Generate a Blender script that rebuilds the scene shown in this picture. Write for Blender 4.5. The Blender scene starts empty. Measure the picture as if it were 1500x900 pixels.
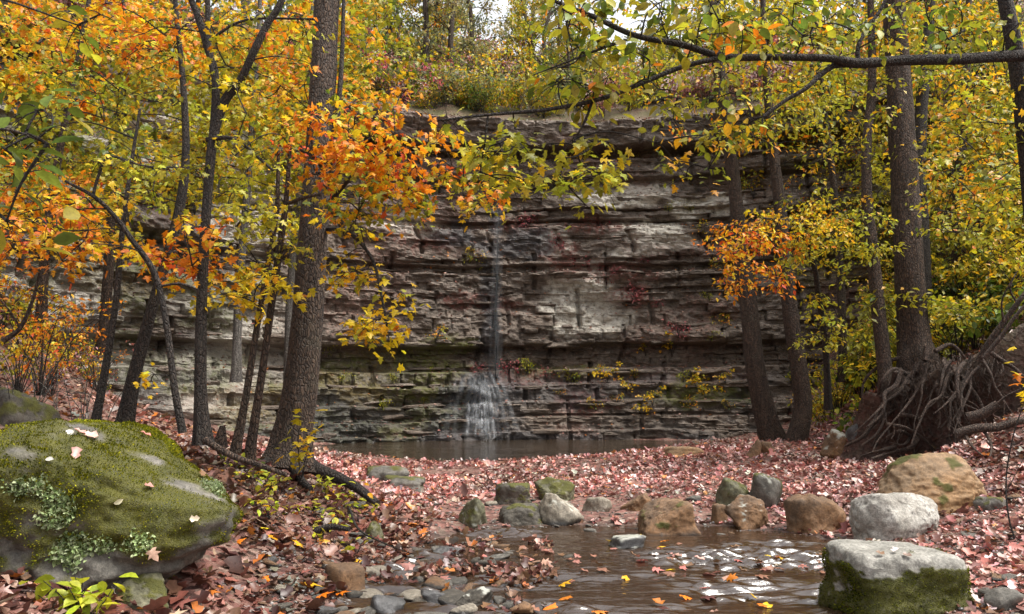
import bpy, bmesh, math, random
import numpy as np
from mathutils import Matrix, Vector

# ------------------------------------------------------------------ camera, world, sun, exposure
SC = bpy.context.scene
COL = SC.collection
FPX, PITCH, CAMZ = 1200.0, math.atan(131 / 1200), 1.5
cam = bpy.data.cameras.new('camera'); cam.lens = 36 * FPX / 1500; cam.sensor_width = 36
cam.clip_start = 0.05; cam.clip_end = 600
camo = bpy.data.objects.new('camera', cam); COL.objects.link(camo)
camo.location = (0, 0, CAMZ); camo.rotation_euler = (math.radians(90) + PITCH, 0, 0)
SC.camera = camo
SUN = Vector((0.46, -0.10, 0.88)).normalized()
W = bpy.data.worlds.new('World'); SC.world = W; W.use_nodes = True
wn = W.node_tree.nodes; wl = W.node_tree.links
sky = wn.new('ShaderNodeTexSky'); sky.sky_type = 'NISHITA'; sky.sun_disc = False
sky.sun_elevation = math.asin(SUN.z); sky.sun_rotation = math.atan2(SUN.x, SUN.y)
sky.dust_density = 4.0; sky.air_density = 1.0
hs = wn.new('ShaderNodeHueSaturation'); hs.inputs['Saturation'].default_value = 0.18
wl.new(sky.outputs[0], hs.inputs['Color']); wl.new(hs.outputs[0], wn['Background'].inputs[0])
wn['Background'].inputs[1].default_value = 0.15
sl = bpy.data.lights.new('sun', 'SUN'); sl.energy = 1.9; sl.angle = math.radians(26); sl.color = (1, 0.95, 0.86)
slo = bpy.data.objects.new('sun', sl); COL.objects.link(slo)
slo.rotation_euler = (-SUN).to_track_quat('-Z', 'Y').to_euler(); slo.location = SUN * 60
SC.view_settings.view_transform = 'Standard'; SC.view_settings.look = 'None'
SC.view_settings.gamma = 1; SC.view_settings.use_curve_mapping = False
SC.view_settings.exposure = 1.33
SC.cycles.use_denoising = True
SC.cycles.max_bounces = 8; SC.cycles.transparent_max_bounces = 12
SC.cycles.sample_clamp_indirect = 6

# ------------------------------------------------------------------ helpers
R = np.random.default_rng(11)
RND = random.Random(5)
CT, ST = math.cos(PITCH), math.sin(PITCH)

def P(px, py, d):
    """world point seen at photo pixel (px, py) at forward distance d metres"""
    u, v = (px - 750) / FPX, (450 - py) / FPX
    k = d / (CT - ST * v)
    return np.array([u * k, d, CAMZ + (ST + CT * v) * k])

def _h(i, j, k, seed):
    h = (i.astype(np.uint32) * np.uint32(374761393) + j.astype(np.uint32) * np.uint32(668265263)
         + k.astype(np.uint32) * np.uint32(2147483647) + np.uint32(seed * 974711 & 0xffffffff))
    h = (h ^ (h >> np.uint32(13))) * np.uint32(1274126177)
    h = (h ^ (h >> np.uint32(15))) * np.uint32(2246822519)
    return ((h ^ (h >> np.uint32(16))) & np.uint32(0xffff)).astype(np.float64) / 32767.5 - 1

def vn(p, seed=0):
    p = np.asarray(p, float); f = np.floor(p); i = f.astype(np.int64); t = p - f; t = t * t * (3 - 2 * t)
    r = 0
    for a in (0, 1):
        for b in (0, 1):
            for c in (0, 1):
                w = (t[..., 0] if a else 1 - t[..., 0]) * (t[..., 1] if b else 1 - t[..., 1]) * (t[..., 2] if c else 1 - t[..., 2])
                r = r + w * _h(i[..., 0] + a, i[..., 1] + b, i[..., 2] + c, seed)
    return r

def fbm(p, oct=4, seed=0, gain=0.5):
    r, a, q = 0, 1, np.asarray(p, float)
    for o in range(oct):
        r = r + a * vn(q, seed + o * 7); a *= gain; q = q * 2.03 + 3.1
    return r

def v3(*a):
    return np.stack(np.broadcast_arrays(*[np.asarray(x, float) for x in a]), -1)

def sstep(a, b, x):
    t = np.clip((x - a) / (b - a), 0, 1); return t * t * (3 - 2 * t)

def mesh_of(name, V, F, mat, smooth=True, col=None, attr='Col'):
    """F: int array (n,3) or (n,4) or list of such"""
    V = np.asarray(V, np.float32).reshape(-1, 3)
    Fs = F if isinstance(F, list) else [F]
    Fs = [np.asarray(f, np.int32) for f in Fs if len(f)]
    m = bpy.data.meshes.new(name)
    nl = sum(f.size for f in Fs); npoly = sum(len(f) for f in Fs)
    m.vertices.add(len(V)); m.vertices.foreach_set('co', V.ravel())
    m.loops.add(nl); m.loops.foreach_set('vertex_index', np.concatenate([f.ravel() for f in Fs]))
    m.polygons.add(npoly)
    tot = np.concatenate([np.full(len(f), f.shape[1], np.int32) for f in Fs])
    m.polygons.foreach_set('loop_start', np.concatenate([[0], np.cumsum(tot)[:-1]]).astype(np.int32))
    m.polygons.foreach_set('use_smooth', np.full(npoly, smooth))
    m.update(calc_edges=True)
    if col is not None:
        c = np.ones((len(V), 4), np.float32); col = np.asarray(col, np.float32); c[:, :col.shape[1]] = col
        a = m.color_attributes.new(attr, 'FLOAT_COLOR', 'POINT'); a.data.foreach_set('color', c.ravel())
    if mat: m.materials.append(mat)
    return m

def link(name, data, parent=None, loc=None, label=None, cat=None, group=None, kind=None, rot=None, scale=None):
    o = bpy.data.objects.new(name, data); COL.objects.link(o)
    if parent is not None: o.parent = parent
    if loc is not None: o.location = loc
    if rot is not None: o.rotation_euler = rot
    if scale is not None: o.scale = scale
    if label: o['label'] = label
    if cat: o['category'] = cat
    if group: o['group'] = group
    if kind: o['kind'] = kind
    return o

class Acc:
    """collects geometry (tris and quads) with vertex colours"""
    def __init__(s): s.V, s.T, s.Q, s.C, s.n = [], [], [], [], 0
    def add(s, V, F, C=None):
        V = np.asarray(V, float).reshape(-1, 3); F = np.asarray(F)
        (s.T if F.shape[1] == 3 else s.Q).append(F + s.n); s.V.append(V); s.n += len(V)
        s.C.append(np.zeros((len(V), 3)) if C is None else np.broadcast_to(C, (len(V), 3)))
    def mesh(s, name, mat, smooth=True, off=(0, 0, 0), attr='Col'):
        F = [np.concatenate(x) for x in (s.T, s.Q) if x]
        return mesh_of(name, np.concatenate(s.V) - np.asarray(off, float), F, mat, smooth, np.concatenate(s.C), attr)

def resample(pts, n):
    pts = np.asarray(pts, float)
    if len(pts) == 2:
        t = np.linspace(0, 1, n)[:, None]; return pts[0] * (1 - t) + pts[1] * t
    ext = np.vstack([2 * pts[0] - pts[1], pts, 2 * pts[-1] - pts[-2]])
    seg = np.linalg.norm(np.diff(pts[:, :3], axis=0), axis=1); cum = np.concatenate([[0], np.cumsum(seg)])
    s = np.linspace(0, cum[-1], n); i = np.clip(np.searchsorted(cum, s, 'right') - 1, 0, len(pts) - 2)
    t = ((s - cum[i]) / np.maximum(seg[i], 1e-9))[:, None]
    p0, p1, p2, p3 = ext[i], ext[i + 1], ext[i + 2], ext[i + 3]
    return 0.5 * (2 * p1 + (p2 - p0) * t + (2 * p0 - 5 * p1 + 4 * p2 - p3) * t ** 2 + (3 * p1 - p0 - 3 * p2 + p3) * t ** 3)

def tube(acc, pts, rad, sides=8, n=None, rough=0.0, seed=0, flare=None, C=None, fz=1.0):
    """pts (k,3); rad scalar pair or (k,)"""
    pts = np.asarray(pts, float); rad = np.asarray(rad, float)
    if len(rad) == 2 and len(pts) != 2: rad = np.interp(np.linspace(0, 1, len(pts)), [0, 1], rad)
    n = n or max(4, len(pts) * 3)
    q = resample(np.column_stack([pts, rad]), n); c, r = q[:, :3], np.maximum(q[:, 3], 1e-4)
    t = np.gradient(c, axis=0); t /= np.linalg.norm(t, axis=1)[:, None] + 1e-9
    up = np.array([0.31, 0.17, 0.93]) if abs(t[:, 2]).mean() < 0.7 else np.array([1.0, 0.13, 0.05])
    a = np.cross(t, up); a /= np.linalg.norm(a, axis=1)[:, None] + 1e-9; b = np.cross(t, a)
    th = np.arange(sides) / sides * 2 * math.pi
    rr = np.repeat(r[:, None], sides, 1)
    if rough:
        L = np.concatenate([[0], np.cumsum(np.linalg.norm(np.diff(c, axis=0), axis=1))])
        pp = v3(np.cos(th)[None] * 1.0 * np.ones((n, 1)), np.sin(th)[None] * np.ones((n, 1)), (L[:, None] * fz) * np.ones((1, sides)))
        rr = rr * (1 + rough * fbm(pp * 2.2, 3, seed) + rough * 0.8 * vn(pp * np.array([9, 9, 2.0]), seed + 3))
    if flare is not None:
        L = np.concatenate([[0], np.cumsum(np.linalg.norm(np.diff(c, axis=0), axis=1))])[:, None]
        lob = 0.55 + 0.45 * np.cos(th[None] * flare[2] + seed) + 0.3 * np.cos(th[None] * 3 + 1.7 * seed)
        rr = rr * (1 + flare[0] * np.exp(-L / flare[1]) * lob)
    V = c[:, None] + rr[..., None] * (np.cos(th)[None, :, None] * a[:, None] + np.sin(th)[None, :, None] * b[:, None])
    i, j = np.meshgrid(np.arange(n - 1), np.arange(sides), indexing='ij'); j2 = (j + 1) % sides
    F = np.stack([i * sides + j, i * sides + j2, (i + 1) * sides + j2, (i + 1) * sides + j], -1).reshape(-1, 4)
    acc.add(V, F, C)
    for k, e in ((0, 0), (n - 1, 1)):
        cap = np.vstack([V[k], c[k]]); jj = np.arange(sides)
        f = np.stack([jj, (jj + 1) % sides, np.full(sides, sides)], -1)
        acc.add(cap, f if e else f[:, ::-1], C)
    return c, r

# ------------------------------------------------------------------ materials
class NT:
    def __init__(s, name):
        s.m = bpy.data.materials.new(name); s.m.use_nodes = True; s.t = s.m.node_tree
        s.b = s.t.nodes['Principled BSDF']; s.out = s.t.nodes['Material Output']
    def n(s, typ, ins=None, **kw):
        x = s.t.nodes.new(typ)
        for k, v in kw.items(): setattr(x, k, v)
        for k, v in (ins or {}).items(): s.put(x.inputs[k], v)
        return x
    def put(s, sock, v):
        if isinstance(v, bpy.types.NodeSocket): s.t.links.new(v, sock)
        elif isinstance(v, bpy.types.Node): s.t.links.new(v.outputs[0], sock)
        else: sock.default_value = v
    def noise(s, vec, scale, detail=5, rough=0.55, dist=0.0):
        return s.n('ShaderNodeTexNoise', {'Vector': vec, 'Scale': scale, 'Detail': detail, 'Roughness': rough, 'Distortion': dist}).outputs['Fac']
    def ramp(s, fac, stops):
        x = s.n('ShaderNodeValToRGB', {'Fac': fac}); e = x.color_ramp.elements
        while len(e) < len(stops): e.new(0.5)
        for el, (p, c) in zip(e, stops):
            el.position = p; el.color = (*c, 1) if not np.isscalar(c) else (c, c, c, 1)
        return x.outputs['Color']
    def mix(s, f, a, b, mode='MIX'):
        x = s.n('ShaderNodeMix', data_type='RGBA', blend_type=mode)
        s.put(x.inputs[0], f)
        for k, v in ((6, a), (7, b)): s.put(x.inputs[k], v if not isinstance(v, tuple) else (*v, 1))
        return x.outputs[2]
    def math(s, op, a, b=0.0, c=0.0):
        x = s.n('ShaderNodeMath', operation=op); x.use_clamp = False
        for k, v in enumerate((a, b, c)): s.put(x.inputs[k], v)
        return x.outputs[0]
    def bump(s, h, strength=0.5, dist=0.02, normal=None):
        x = s.n('ShaderNodeBump', {'Height': h, 'Strength': strength, 'Distance': dist})
        if normal is not None: s.put(x.inputs['Normal'], normal)
        return x.outputs['Normal']
    def attr(s, name):
        return s.n('ShaderNodeAttribute', attribute_name=name)
    def pos(s): return s.n('ShaderNodeNewGeometry').outputs['Position']
    def scaled(s, vec, sc):
        return s.n('ShaderNodeVectorMath', {0: vec, 1: sc}, operation='MULTIPLY').outputs[0]

def mat_leaf(name, transl=0.45, rough=0.45, spec=0.4):
    t = NT(name); c = t.attr('Col').outputs['Color']
    n = t.noise(t.pos(), 55, 3)
    c = t.mix(0.55, c, t.ramp(n, [(0.3, 0.55), (0.7, 1.25)]), 'MULTIPLY')
    t.put(t.b.inputs['Base Color'], c); t.b.inputs['Roughness'].default_value = rough
    t.b.inputs['Specular IOR Level'].default_value = spec
    tr = t.n('ShaderNodeBsdfTranslucent', {'Color': c}); ms = t.n('ShaderNodeMixShader', {0: transl})
    t.put(ms.inputs[1], t.b.outputs[0]); t.put(ms.inputs[2], tr.outputs[0]); t.put(t.out.inputs[0], ms.outputs[0])
    return t.m

def mat_bark(name, c1, c2, lichen=(0.12, 0.11, 0.075), amt=0.35, zs=0.16, scale=22):
    t = NT(name); p = t.pos(); st = t.scaled(p, (1, 1, zs))
    n1 = t.noise(st, scale, 8, 0.65, 0.6)
    vo = t.n('ShaderNodeTexVoronoi', {'Vector': t.n('ShaderNodeVectorMath', {0: t.scaled(p, (1, 1, zs * 2.2)), 1: t.scaled(t.n('ShaderNodeTexNoise', {'Vector': p, 'Scale': 9.0, 'Detail': 4.0}).outputs['Color'], (.07, .07, .05))}, operation='ADD').outputs[0], 'Scale': scale * 1.45}, feature='DISTANCE_TO_EDGE').outputs['Distance']
    c = t.ramp(n1, [(0.3, c1), (0.7, c2)])
    crack = t.ramp(vo, [(0.0, 0.2), (0.22, 1.0)]); c = t.mix(0.75, c, crack, 'MULTIPLY')
    n2 = t.noise(p, 3.1, 6, 0.7)
    c = t.mix(t.ramp(n2, [(0.55, 0.0), (0.72, amt)]), c, lichen)
    t.put(t.b.inputs['Base Color'], c); t.b.inputs['Roughness'].default_value = 0.85
    h = t.math('ADD', t.math('MULTIPLY', n1, 0.7), t.math('MINIMUM', t.math('MULTIPLY', vo, 3), 0.6))
    t.put(t.b.inputs['Normal'], t.bump(h, 1.0, 0.05))
    return t.m

def mat_rock(name, c1, c2, c3, scale=3.0, speck=0.0, rough=0.75, warm=None, moss=(0.060, 0.068, 0.006), pale=(0.36, 0.36, 0.31), bump=0.6):
    """boulder: grain and wear from noise, moss / pale / dark-wet patches from the mesh's mask attribute"""
    t = NT(name); p = t.pos(); ob = t.n('ShaderNodeTexCoord').outputs['Object']
    n1 = t.noise(ob, scale, 9, 0.65, 0.3); n2 = t.noise(ob, scale * 7, 6, 0.7); n3 = t.noise(ob, scale * 0.45, 4, 0.6)
    c = t.ramp(n1, [(0.3, c1), (0.52, c2), (0.72, c3)])
    if warm: c = t.mix(t.ramp(n3, [(0.42, 0.0), (0.6, 0.8)]), c, warm)
    c = t.mix(0.75, c, t.ramp(n2, [(0.3, 0.4), (0.65, 1.3)]), 'MULTIPLY')
    nf = t.noise(p, 70, 6, 0.75); c = t.mix(0.7, c, t.ramp(nf, [(0.32, 0.4), (0.62, 1.25)]), 'MULTIPLY')
    if speck:
        vo = t.n('ShaderNodeTexVoronoi', {'Vector': ob, 'Scale': 17.0}).outputs['Distance']
        c = t.mix(t.math('MULTIPLY', t.ramp(vo, [(0.12, 1.0), (0.3, 0.0)]), t.ramp(n1, [(0.4, 0.0), (0.6, speck)])), c, (0.05, 0.045, 0.04))
    a = t.n('ShaderNodeSeparateColor', {0: t.attr('mask').outputs['Color']}).outputs
    mossn = t.math('MULTIPLY', a[0], t.ramp(n2, [(0.25, 0.55), (0.5, 1.0)]))
    mcol = t.mix(t.noise(p, 9, 5), (moss[0] * 0.45, moss[1] * 0.5, moss[2] * 0.6), (moss[0] * 2.0, moss[1] * 1.6, moss[2]))
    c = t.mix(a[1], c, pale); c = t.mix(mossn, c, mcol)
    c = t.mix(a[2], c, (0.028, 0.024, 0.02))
    t.put(t.b.inputs['Base Color'], c)
    t.put(t.b.inputs['Roughness'], t.math('SUBTRACT', rough, t.math('MULTIPLY', a[2], 0.35)))
    h = t.math('ADD', t.math('ADD', t.math('MULTIPLY', n1, 0.8), t.math('MULTIPLY', n2, 0.45)), t.math('MULTIPLY', nf, 0.22))
    t.put(t.b.inputs['Normal'], t.bump(h, bump, 0.04, t.bump(t.math('MULTIPLY', t.noise(p, 120, 3), a[0]), 0.8, 0.02)))
    return t.m

def mat_cliff(name):
    t = NT(name); p = t.pos(); st = t.scaled(p, (0.6, 0.6, 2.0)); st2 = t.scaled(p, (1.7, 1.7, 6.5))
    n1 = t.noise(st, 1.6, 9, 0.68, 0.5); n2 = t.noise(st2, 2.2, 8, 0.7, 0.4); n3 = t.noise(p, 7, 8, 0.7); n4 = t.noise(p, 0.5, 5, 0.6)
    c = t.ramp(n1, [(0.28, (0.040, 0.029, 0.022)), (0.44, (0.108, 0.082, 0.062)), (0.58, (0.175, 0.138, 0.110)), (0.75, (0.29, 0.25, 0.215))])
    c = t.mix(0.75, c, t.ramp(n2, [(0.3, 0.4), (0.6, 1.3)]), 'MULTIPLY')
    c = t.mix(t.ramp(n4, [(0.45, 0.0), (0.65, 0.3)]), c, (0.16, 0.105, 0.07))
    c = t.mix(0.6, c, t.ramp(n3, [(0.3, 0.35), (0.65, 1.45)]), 'MULTIPLY')
    n5 = t.noise(p, 26, 6, 0.75); c = t.mix(0.7, c, t.ramp(n5, [(0.32, 0.35), (0.62, 1.4)]), 'MULTIPLY')
    a = t.n('ShaderNodeSeparateColor', {0: t.attr('mask').outputs['Color']}).outputs
    al = t.attr('mask').outputs['Alpha']
    c = t.mix(t.math('MULTIPLY', a[0], t.ramp(n3, [(0.36, 0.35), (0.52, 1.0)])), c, (0.52, 0.48, 0.41))
    c = t.mix(t.math('MULTIPLY', a[1], t.ramp(n3, [(0.4, 0.1), (0.58, 0.95)])), c, (0.095, 0.10, 0.012))
    c = t.mix(t.math('MULTIPLY', a[2], t.ramp(n3, [(0.42, 0.0), (0.6, 0.8)])), c, (0.20, 0.06, 0.045))
    c = t.mix(t.math('MULTIPLY', al, 0.7), c, (0.055, 0.055, 0.060))
    t.put(t.b.inputs['Base Color'], c)
    t.put(t.b.inputs['Roughness'], t.math('SUBTRACT', 0.72, t.math('MULTIPLY', al, 0.42)))
    h = t.math('ADD', t.math('ADD', t.math('MULTIPLY', n2, 0.9), t.math('MULTIPLY', n3, 0.7)), t.math('MULTIPLY', n5, 0.3))
    t.put(t.b.inputs['Normal'], t.bump(h, 1.0, 0.1))
    return t.m

def mat_ground(name):
    t = NT(name); p = t.pos()
    n1 = t.noise(p, 0.9, 7, 0.65); n2 = t.noise(p, 9, 7, 0.7); vo = t.n('ShaderNodeTexVoronoi', {'Vector': p, 'Scale': 16.0})
    litter = t.ramp(t.n('ShaderNodeSeparateColor', {0: vo.outputs['Color']}).outputs[0],
                    [(0.0, (0.05, 0.022, 0.018)), (0.3, (0.14, 0.055, 0.04)), (0.55, (0.23, 0.10, 0.08)), (0.8, (0.13, 0.085, 0.06)), (1.0, (0.30, 0.19, 0.15))])
    soil = t.ramp(n2, [(0.3, (0.012, 0.007, 0.005)), (0.7, (0.055, 0.032, 0.021))])
    a = t.n('ShaderNodeSeparateColor', {0: t.attr('mask').outputs['Color']}).outputs
    c = t.mix(t.math('MULTIPLY', a[0], t.ramp(n2, [(0.3, 0.35), (0.55, 1.0)])), soil, litter)
    c = t.mix(t.math('MULTIPLY', a[1], t.ramp(n1, [(0.4, 0.2), (0.6, 0.9)])), c, (0.06, 0.062, 0.014))
    c = t.mix(a[2], c, (0.035, 0.024, 0.016))
    t.put(t.b.inputs['Base Color'], c)
    t.put(t.b.inputs['Roughness'], t.math('SUBTRACT', 0.85, t.math('MULTIPLY', a[2], 0.4)))
    h = t.math('ADD', n2, t.math('MULTIPLY', vo.outputs['Distance'], 0.6))
    t.put(t.b.inputs['Normal'], t.bump(h, 0.8, 0.05))
    return t.m

def mat_water(name, c, rough=0.03, sc=(3.0, 9.0, 1), strength=0.3, transmit=0.0):
    t = NT(name); p = t.scaled(t.pos(), sc)
    n = t.noise(p, 1.0, 4, 0.55, 0.8); n2 = t.noise(p, 3.7, 3, 0.5, 0.4)
    t.b.inputs['Base Color'].default_value = (*c, 1); t.b.inputs['Roughness'].default_value = rough
    t.b.inputs['IOR'].default_value = 1.5; t.b.inputs['Transmission Weight'].default_value = transmit
    t.b.inputs['Specular IOR Level'].default_value = 1.0
    t.put(t.b.inputs['Normal'], t.bump(t.math('ADD', n, t.math('MULTIPLY', n2, 0.25)), strength, 0.05))
    return t.m

def mat_fall(name, a):
    t = NT(name); p = t.scaled(t.pos(), (30, 30, 2.2)); n = t.noise(p, 1, 5, 0.6)
    t.b.inputs['Base Color'].default_value = (0.93, 0.96, 1.0, 1); t.b.inputs['Roughness'].default_value = 0.15
    t.b.inputs['IOR'].default_value = 1.33
    t.put(t.b.inputs['Alpha'], t.math('MULTIPLY', t.ramp(n, [(0.38, 0.02), (0.62, 1.0)]), a))
    return t.m

M_LEAF = mat_leaf('leaf'); M_LITTER = mat_leaf('dry_leaf', 0.12, 0.38, 0.5); M_WETLEAF = mat_leaf('wet_leaf', 0.1, 0.22, 0.6)
M_MOSSTUFT = mat_leaf('moss_tuft', 0.3, 0.8, 0.1)
M_BARK = mat_bark('bark_grey_brown', (0.024, 0.014, 0.009), (0.135, 0.086, 0.056))
M_BARKD = mat_bark('bark_dark', (0.014, 0.010, 0.008), (0.066, 0.046, 0.034), amt=0.3, scale=30)
M_BARKP = mat_bark('bark_pale', (0.08, 0.07, 0.06), (0.26, 0.24, 0.21), amt=0.3, scale=30)
M_BARKR = mat_bark('bark_warm_brown', (0.026, 0.015, 0.010), (0.135, 0.082, 0.053), amt=0.3)
M_ROOT = mat_bark('root_wood', (0.03, 0.018, 0.013), (0.175, 0.112, 0.08), (0.28, 0.21, 0.165), 0.45, scale=34)
M_CLIFF = mat_cliff('cliff_shale'); M_GROUND = mat_ground('forest_floor')
M_TWIG = mat_bark('twig', (0.02, 0.015, 0.012), (0.06, 0.045, 0.035), amt=0.1, scale=60)

# ------------------------------------------------------------------ terrain height
CP = [(0.5, -6, -.3), (0.5, 2, -.25), (0.5, 5, -.2), (1.5, 6, -.2), (0.3, 7.5, -.17), (2.4, 8, -.15), (1.2, 8.9, -.14), (-.95, 5.8, -.1), (-.9, 7.2, -.07), (-.7, 8.3, -.06), (-.9, 4, -.15), (2.2, 4, -.15),
      (3.0, 5.7, .12), (4, 7, .2), (3.7, 9.2, .08), (5, 9, .3), (6.1, 10, .5), (7.3, 12, 1.2), (4, 3, .25), (5, 0, .7), (3.6, -6, .5),
      (-1, 10.5, .13), (1, 10.3, .06), (2.5, 10.4, .1), (4.5, 10.7, .27), (0, 13, .14), (-2, 15, .12), (0, 17.5, .14), (3, 14, .27), (5, 16, .42), (6.3, 19.3, .52), (7.6, 17, .5), (3.75, 18, .36), (5, 19.3, .5), (2.2, 18.6, .2),
      (6, 22.2, .12), (8, 22, .45), (-3, 22, -.3), (0, 21.5, -.3), (3, 22.5, -.3), (-5, 22.5, -.12), (0, 26, -.2), (4.5, 25.5, -.1), (-3.2, 19, .13),
      (-1.65, 6.5, .16), (-1.75, 8, .28), (-2.4, 6, .36), (-2.7, 9.3, .72), (-1.8, 10.7, .32), (-3.4, 5.4, .5), (-3, 7.5, .74), (-4, 9, .92), (-5, 8, 1.1), (-5, 12, .92), (-3.4, 14, .45),
      (-6, 16, .8), (-8, 16, 1.5), (-8.5, 20.5, .8), (-3.2, 17.5, .2), (-6.5, 20, .5), (-7, 12, 1.6), (-8.75, 14, 2.8), (-9.5, 18, 1.6), (-12, 15, 4.4), (-6.5, 6, 1.7), (-9, 8, 3.2), (-12, 10, 5.5), (-3, 3, .6), (-5, 0, 1.5), (-8, -6, 3), (-2.4, 4.4, .34),
      (7.2, 15.2, .55), (6.2, 14, .38), (7.0, 13.4, .55), (8.5, 16.5, 1.5), (8.6, 19, 1.6), (9.9, 20.5, 2.9), (11.6, 22.5, 5.6), (10.5, 18, 3.6), (12, 20, 6.3), (12, 16.2, 4.8), (14.5, 20, 8.6), (13.5, 24, 8.5), (7.5, 24, -.05), (9.6, 24.5, .35), (9.5, 12.5, 2.2), (10, 10, 2.4), (8, 9, 1.3), (14, 14, 6.4), (16, 10, 8), (6.4, 6, .8), (10, 5, 2.2), (12, -4, 4),
      (-22, 4, 9), (-30, -10, 10), (26, 8, 10), (34, -8, 11), (0, -40, 0), (30, -50, 9), (-30, -50, 9), (0, -90, 1), (80, -20, 16), (-80, -20, 16)]
CP = np.array(CP, float)
def _phi(a, b): return np.sqrt(((a[:, None, :2] - b[None, :, :2]) ** 2).sum(-1) + 0.5)
_K = np.block([[_phi(CP, CP) - np.eye(len(CP)) * 0.02, np.ones((len(CP), 1))], [np.ones((1, len(CP))), np.zeros((1, 1))]])
_Wt = np.linalg.solve(_K, np.concatenate([CP[:, 2], [0]]))

def bank_edge(x, y):
    """signed distance behind the undercut bank's edge line (6.2,14.75)-(8.9,11.9)"""
    a = np.array([6.25, 14.75]); b = np.array([8.9, 11.9]); d = (b - a) / np.linalg.norm(b - a); nrm = np.array([-d[1], d[0]])
    return (x - a[0]) * nrm[0] + (y - a[1]) * nrm[1], (x - a[0]) * d[0] + (y - a[1]) * d[1]

def gz(x, y, fine=True):
    x = np.asarray(x, float); y = np.asarray(y, float); sh = x.shape; q = np.column_stack([x.ravel(), y.ravel()])
    z = np.empty(len(q))
    for k in range(0, len(q), 40000):
        z[k:k + 40000] = _phi(q[k:k + 40000], CP) @ _Wt[:-1] + _Wt[-1]
    z = np.clip(z, -0.45, 14).reshape(sh)
    e, s = bank_edge(x, y)
    wob = 0.12 * vn(v3(x * 1.7, y * 1.7, 0), 5)
    z = z + 1.35 * sstep(-0.1, 0.22, e + wob) * np.exp(-np.maximum(e, 0) / 4.0) * sstep(-0.7, 0.2, s) * (1 - sstep(2.6, 4.2, s))
    if fine:
        amp = 0.03 + 0.09 * sstep(0.3, 1.5, z)
        z = z + amp * fbm(v3(x * 1.1, y * 1.1, 0.5), 4, 3) + 0.012 * vn(v3(x * 9, y * 9, 0), 9)
    return z

def axis(segs):
    out = []
    for a, b, st in segs: out.append(np.arange(a, b, st))
    out.append([segs[-1][1]]); return np.concatenate(out)
gx = axis([(-90, -20, 5), (-20, -9, .3), (-9, 9.5, .075), (9.5, 20, .3), (20, 90, 5)])
gy = axis([(-100, -8, 5), (-8, 3.5, .3), (3.5, 16, .075), (16, 27.2, .11), (27.2, 30, .4)])
X, Y = np.meshgrid(gx, gy, indexing='ij'); Z = gz(X, Y)
def gridF(n, m):
    i, j = np.meshgrid(np.arange(n - 1), np.arange(m - 1), indexing='ij')
    return np.stack([i * m + j, (i + 1) * m + j, (i + 1) * m + j + 1, i * m + j + 1], -1).reshape(-1, 4)
mask = np.zeros(X.shape + (3,))
wet = (1 - sstep(-0.04, 0.07, Z)) * (Y < 10.2) + (1 - sstep(0.02, 0.12, Z)) * (Y > 17)
e_, s_ = bank_edge(X, Y); bare = sstep(-1.2, -.1, e_) * (1 - sstep(0.25, .7, e_)) * sstep(-.8, 0, s_) * (1 - sstep(3.5, 4.5, s_))
mask[..., 0] = np.clip(1 - 0.7 * bare, 0, 1); mask[..., 1] = 0.6 * sstep(1.2, 3, Z); mask[..., 2] = np.clip(wet, 0, 1)
ov = .48 * sstep(-.02, .2, e_) * (1 - sstep(.45, 1.3, e_)) * sstep(-.5, .3, s_) * (1 - sstep(2.2, 3.4, s_)) * (.75 + .4 * vn(v3(X * 2.3, Y * 2.3, 6), 53))
bn = np.array([-(11.9 - 14.75), 8.9 - 6.25]); bn = bn / np.linalg.norm(bn); bn = bn if bank_edge(6.25 + bn[0], 14.75 + bn[1])[0] > 0 else -bn
X, Y = X - bn[0] * ov, Y - bn[1] * ov
link('ground', mesh_of('ground', v3(X, Y, Z).reshape(-1, 3), gridF(len(gx), len(gy)), M_GROUND, True, mask.reshape(-1, 3), 'mask'), kind='structure',
     label='leaf-strewn forest floor and gravel bar of the ravine')

# ------------------------------------------------------------------ water
def water_sheet(name, xs, ys, z, mat, amp, f, keep, label):
    A, B = np.meshgrid(xs, ys, indexing='ij')
    h = amp * (fbm(v3(A * f[0], B * f[1], 1.3), 3, 21)) * (.12 + 1.3 * sstep(-.1, .4, fbm(v3(A * .5, B * 1.3, 7), 2, 22)))
    if name == 'creek_water': h = h + .045 * fbm(v3(A * 4.5, B * 17, 2.2), 2, 25) * np.exp(-((B - 6.35) / .75) ** 2) * sstep(-.3, .3, fbm(v3(A * 1.1, B * 2.5, 4), 2, 27) + .15)
    V = v3(A, B, z + h).reshape(-1, 3); F = gridF(len(xs), len(ys))
    k = keep(A, B).reshape(-1); F = F[k[F].any(1)]
    used = np.unique(F); re = np.full(len(V), -1); re[used] = np.arange(len(used))
    link(name, mesh_of(name, V[used], re[F], mat), kind='structure', label=label)
water_sheet('creek_water', np.arange(-2.2, 4.6, .03), axis([(-8, 4.4, .2), (4.4, 10.4, .016)]), 0.0, mat_water('creek_surface', (0.034, 0.019, 0.011), 0.015, (4, 13, 1), 0.25),
            0.055, (3.6, 13.0), lambda a, b: gz(a, b, False) < 0.1, 'brown rippling shallow creek water with sky glints')
water_sheet('pool_water', np.arange(-9, 8.5, .1), np.arange(17.5, 27.5, .08), 0.10, mat_water('pool_surface', (0.04, 0.028, 0.018), 0.05, (2.0, 6.0, 1), 0.5),
            0.006, (1.5, 3.5), lambda a, b: gz(a, b, False) < 0.3, 'still plunge pool below the layered cliff')

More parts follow.
